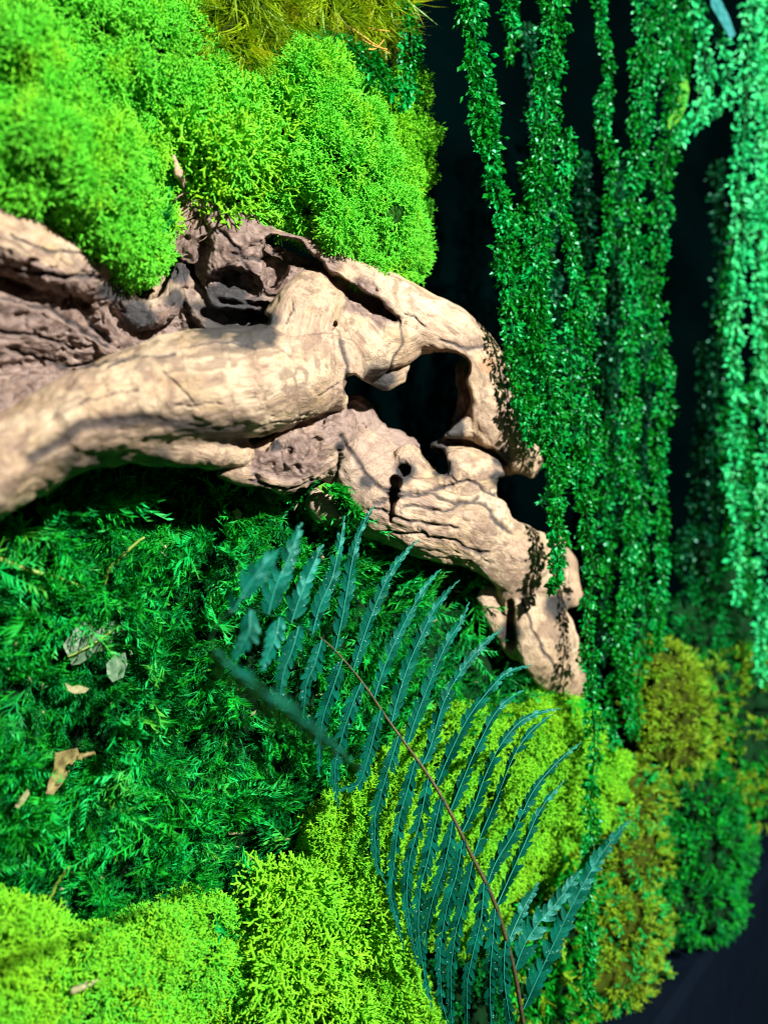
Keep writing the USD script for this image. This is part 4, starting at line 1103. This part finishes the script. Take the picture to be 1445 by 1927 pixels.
# down and to the left
leaflet([(470, 1150), (470, 1180), (455, 1215), (440, 1240)], -.006, 5.8e-3)
leaflet([(525, 1163), (518, 1200), (502, 1236), (494, 1262)], -.008, 5.8e-3)
leaflet([(562, 1178), (548, 1228), (532, 1272), (528, 1312)], -.008, 6.0e-3)
leaflet([(605, 1204), (592, 1250), (576, 1292), (572, 1344)], -.006, 5.6e-3, fold=0.30)
leaflet([(645, 1240), (628, 1290), (606, 1362), (602, 1410), (600, 1462)], -.004, 5.4e-3, fold=0.30)
leaflet([(680, 1284), (662, 1330), (642, 1392), (630, 1450), (637, 1518)], -.004, 5.4e-3, fold=0.35)
leaflet([(716, 1336), (702, 1390), (688, 1442), (672, 1478), (634, 1486)], -.006, 5.6e-3, fold=0.30)
leaflet([(750, 1384), (736, 1430), (718, 1490), (705, 1552), (708, 1618), (729, 1668)], -.006, 5.2e-3, fold=0.40)
leaflet([(782, 1428), (766, 1488), (750, 1545), (742, 1622), (736, 1682), (748, 1736), (760, 1788)], -.008, 5.2e-3, fold=0.45)
leaflet([(806, 1462), (786, 1560), (770, 1622), (765, 1682), (772, 1742), (786, 1818)], -.008, 5.2e-3, fold=0.40)
leaflet([(830, 1500), (806, 1610), (790, 1682), (787, 1742), (796, 1822), (813, 1902)], -.008, 5.4e-3, fold=0.40)
leaflet([(852, 1540), (835, 1630), (815, 1690), (802, 1752), (797, 1812)], -.006, 5.4e-3, fold=0.30)
leaflet([(870, 1576), (860, 1640), (840, 1712), (828, 1800), (830, 1872), (843, 1926)], -.006, 5.6e-3, fold=0.30)
leaflet([(890, 1616), (872, 1700), (856, 1762), (848, 1842), (852, 1945)], -.004, 5.6e-3, fold=0.30)
leaflet([(910, 1656), (906, 1720), (890, 1792), (878, 1862), (880, 1950)], -.004, 5.6e-3, fold=0.25)
leaflet([(932, 1704), (926, 1780), (922, 1850), (926, 1950)], -.002, 5.4e-3)
leaflet([(952, 1764), (948, 1830), (956, 1900), (968, 1960)], .0, 5.2e-3)
# the frond's tip, curled towards the camera
TIP = [(398, 1200, .288), (406, 1230, .268), (440, 1266, .242), (500, 1308, .214), (560, 1350, .222), (620, 1398, .262), (672, 1440, .33)]
put(fern, "curled_tip", tube(PW(spline(np.array(TIP), 50)), np.linspace(0.5e-3, 0.3e-3, 50), 8), M["fern_tip_shaded"], smooth=True, origin=FB)
tp = spline(np.array(TIP), 15)
for i in range(1, 15):
    x, y, d_ = tp[i]
    s_ = (0.35 + 0.75 * rg.random()) * min(1.0, 1.6 * (1 - i / 16))
    pinna(fern, [(x, y, d_), (x + 24 * s_, y + 6, d_ + .006), (x + 44 * s_, y + 22 * s_, d_ + .02)], 2.0e-3, rg, mat=("fern_tip_shaded", "fern")[i % 3 == 0])
    pinna(fern, [(x, y, d_), (x - 6 * s_, y + 14 * s_, d_ + .006), (x - 10 * s_, y + 44 * s_, d_ + .020)], 2.2e-3, rg, mat="fern_tip_shaded")

# ------------------------------------------------------------------ litter: dry leaves, twigs, needles
def flat_leaf(name, label, cat, outline, h, m, seed, curl=12.0, group=None):
    """a thin torn leaf: outline in pixels, gently curled, 0.4 mm thick"""
    poly = Polygon(outline).buffer(0)
    x0, y0, x1, y1 = poly.bounds
    stp = max(3.0, min(x1 - x0, y1 - y0) / 9)
    ring = np.array(poly.exterior.segmentize(stp).coords)[:-1]
    gx, gy = np.meshgrid(np.arange(x0, x1, stp), np.arange(y0, y1, stp))
    inn = shapely.contains_xy(poly.buffer(-stp * 0.5), gx, gy)
    p = np.vstack([ring, np.stack([gx[inn], gy[inn]], 1)])
    from scipy.spatial import Delaunay
    tr = Delaunay(p).simplices
    tr = tr[shapely.contains_xy(poly, p[tr].mean(1)[:, 0], p[tr].mean(1)[:, 1])]
    hh = h + curl * 2 * (fbm(np.stack([p[:, 0] / 60, p[:, 1] / 60, np.full(len(p), seed * 5.0)], -1), 2, seed) - 0.5) + curl * np.cos((p[:, 0] - x0) / (x1 - x0 + 1) * 3.0)
    a, b = W(np.c_[p, hh]), W(np.c_[p, hh - 1.4])
    n = len(p)
    sv = (p[tr[:, 1]] - p[tr[:, 0]]); sw = (p[tr[:, 2]] - p[tr[:, 0]])
    fl = sv[:, 0] * sw[:, 1] - sv[:, 1] * sw[:, 0] < 0
    tr[fl] = tr[fl][:, ::-1]
    k = len(ring); i = np.arange(k); j = (i + 1) % k
    f = np.vstack([tr[:, ::-1], tr + n, np.stack([i, j, n + j], 1), np.stack([i, n + j, n + i], 1)])
    base = a.mean(0)
    t = thing(name, label, cat, group, loc=base)
    put(t, "blade", (np.vstack([a, b]) - base, f), m, smooth=35)
    return t, base


def twig(name, label, cat, pts, r, m, group=None):
    p = W(spline(np.array(pts, float), 14))
    t = thing(name, label, cat, group, loc=p[0])
    q = p + (np.random.default_rng(len(label)).random(p.shape) - 0.5) * r / K * 0.4
    put(t, "shaft", tube(q, np.linspace(r, r * 0.5, 14) / K, 6), m, smooth=True, origin=p[0])


t, b = flat_leaf("dry_leaf", "largest dry leaf, pale grey green and torn, lying in the dark moss", "leaf", [(118, 1215), (138, 1185), (152, 1160), (158, 1172), (185, 1185), (205, 1165), (222, 1172), (238, 1170), (230, 1190), (212, 1205), (200, 1225), (178, 1228), (165, 1240), (150, 1250), (135, 1252), (128, 1235)], 88, M["dry_leaf"], 1, 20)
put(t, "midrib", tube(W(spline(np.array([(128, 1236, 107), (165, 1218, 104), (200, 1195, 97), (228, 1175, 80)], float), 12)), 0.5e-3, 5), M["stalk"], smooth=True, origin=b)
flat_leaf("dry_leaf", "small torn leaf scrap just below the largest dry leaf", "leaf", [(200, 1250), (218, 1230), (236, 1228), (240, 1250), (232, 1275), (212, 1284), (202, 1272)], 84, M["dry_leaf"], 2, 16)
flat_leaf("dry_leaf", "pale crumbly leaf scrap below the largest dry leaf", "leaf", [(122, 1285), (135, 1292), (150, 1290), (168, 1296), (160, 1304), (140, 1306), (128, 1300)], 108, M["dry_pale"], 3, 5)
flat_leaf("bark_scrap", "yellowish brown strip of bark lying in the dark moss near the left edge", "bark", [(104, 1418), (125, 1412), (146, 1408), (150, 1422), (138, 1436), (130, 1452), (118, 1474), (100, 1496), (86, 1494), (92, 1470), (102, 1446)], 90, M["dry_brown"], 4, 14)
flat_leaf("bark_scrap", "tiny pale splinter of bark below the yellowish brown strip", "bark", [(28, 1518), (40, 1500), (52, 1485), (56, 1494), (46, 1510), (34, 1522)], 112, M["dry_pale"], 5, 4)
twig("twig", "short brown twig beside the strip of bark", "twig", [(146, 1428, 118), (164, 1420, 120), (178, 1418, 112)], 5, M["dry_brown"])
twig("twig", "bent yellow stalk standing in the dark moss", "twig", [(193, 1108, 62), (200, 1082, 80), (222, 1055, 92), (246, 1030, 98), (272, 1010, 100)], 4.5, M["stalk"])
twig("twig", "thin pale stalk lying near the left edge under the driftwood", "twig", [(0, 1052, 80), (40, 1068, 84), (90, 1082, 84), (158, 1104, 78)], 5, M["stalk"])
twig("twig", "tiny yellow splinter in the dark moss above the broad pale lichen", "twig", [(430, 1569, 70), (456, 1569, 72)], 3, M["dry_pale"])
twig("twig", "dry brown twig stuck in the broad pale lichen at the bottom", "twig", [(134, 1866, 172), (160, 1856, 176), (192, 1840, 180)], 6, M["dry_pale"])
twig("twig", "thin forked stalk above the yellow green corner lichen", "twig", [(93, 1696, 78), (110, 1660, 88), (134, 1628, 92)], 3.5, M["stalk"])
twig("needle", "orange pine needle standing in the open forking lichen", "needle", [(413, 160, 130), (408, 200, 136), (398, 252, 138)], 2.6, M["needle"])
for i, q in enumerate([[(655, 48, 100), (690, 72, 104), (732, 100, 100)], [(672, 66, 96), (705, 86, 102), (728, 92, 104)], [(690, 52, 96), (718, 56, 100), (734, 58, 100)], [(668, 90, 96), (700, 92, 100), (722, 74, 100)]]):
    twig("needle", ["long yellow needle slanting down to the short green strand", "yellow needle second from the top in the fan beside the short green strand", "uppermost nearly level yellow needle beside the short green strand", "yellow needle rising to the right beside the green garland"][i], "needle", q, 2.4, M["needle"])
flat_leaf("dry_leaf", "curled beige leaf hanging under the rough end of the pale limb", "leaf", [(488, 925), (500, 920), (516, 926), (508, 934), (512, 950), (500, 940)], 118, M["dry_pale"], 6, 6)
flat_leaf("dry_leaf", "small yellow torn leaf in the moss under the pale limb", "leaf", [(437, 962), (448, 957), (456, 966), (452, 978), (444, 976)], 100, M["dry_pale"], 7, 3)
flat_leaf("dry_leaf", "yellow green leaf stuck to the underside of the driftwood", "leaf", [(598, 915), (612, 908), (632, 914), (622, 924), (628, 932), (608, 928)], 138, M["yellow_leaf"], 8, 4)
flat_leaf("dry_leaf", "tiny yellow leaf sliver between the fern's upper leaflets", "leaf", [(596, 1030), (603, 1036), (612, 1052), (614, 1060), (604, 1050), (598, 1040)], 90, M["dry_pale"], 9, 2)
flat_leaf("green_leaf", "smooth green leaf half hidden behind the longest strand above the glowing lichen", "leaf", [(1062, 1318), (1100, 1316), (1126, 1330), (1120, 1370), (1096, 1376), (1074, 1350)], 96, M["green_leaf"], 10, 10)
flat_leaf("yellow_leaf", "yellow leaf inside the pale looped strand", "leaf", [(1278, 150), (1290, 140), (1297, 168), (1292, 200), (1278, 226), (1258, 244), (1256, 226), (1276, 200)], 130, M["yellow_leaf"], 11, 8)
flat_leaf("blue_leaf", "bluish leaf at the top edge beside the far pale strands", "leaf", [(1335, -30), (1352, -10), (1372, 30), (1384, 64), (1374, 72), (1356, 40), (1338, 10)], 150, M["blue_leaf"], 14, 6)

# small sprigs: one thin stem before the knot, one green tuft on the wood
def sprig(name, label, pts, r, m, n, size, seed):
    rg = np.random.default_rng(seed)
    p = spline(np.array(pts, float), 24)
    base = W(p[:1])[0]
    t = thing(name, label, "sprig", loc=base)
    put(t, "stem", tube(W(p), np.linspace(r, r * 0.4, 24) / K, 5), m, smooth=True, origin=base)
    k = rg.integers(2, 23, n)
    c = W(p[k])
    o = rg.normal(size=(n, 3)); o[:, 1] = -abs(o[:, 1]); o /= np.linalg.norm(o, axis=1, keepdims=True)
    td = W(p[np.minimum(k + 1, 23)]) - c; td /= np.linalg.norm(td, axis=1, keepdims=True) + 1e-9
    put(t, "leaves", tuple(leaf_cloud(c - base, o, td, size / K * (0.6 + 0.7 * rg.random(n)), 0.16, 0.05, rg)), m, kind="stuff")


sprig("sprig", "thin dark sprig rising before the brown knot beside the hanging lichen", [(279, 524, 150), (288, 490, 158), (306, 440, 162), (318, 400, 160), (320, 350, 156)], 2.4, M["moss_dark"], 40, 14, 3)
sprig("sprig", "green moss sprig clinging to the driftwood just above the fern", [(612, 912, 150), (640, 928, 156), (658, 950, 160), (676, 968, 160)], 3, M["moss_light"], 160, 20, 4)
sprig("sprig", "second green moss tuft on the driftwood where the fern tips reach it", [(640, 930, 150), (650, 960, 152), (655, 990, 150)], 3, M["moss_dark"], 140, 18, 5)
sprig("sprig", "small pale green frond tip poking out beside the longest strand", [(1052, 885, 200), (1036, 915, 204), (1018, 948, 205)], 2, M["strand_pale"], 90, 14, 6)
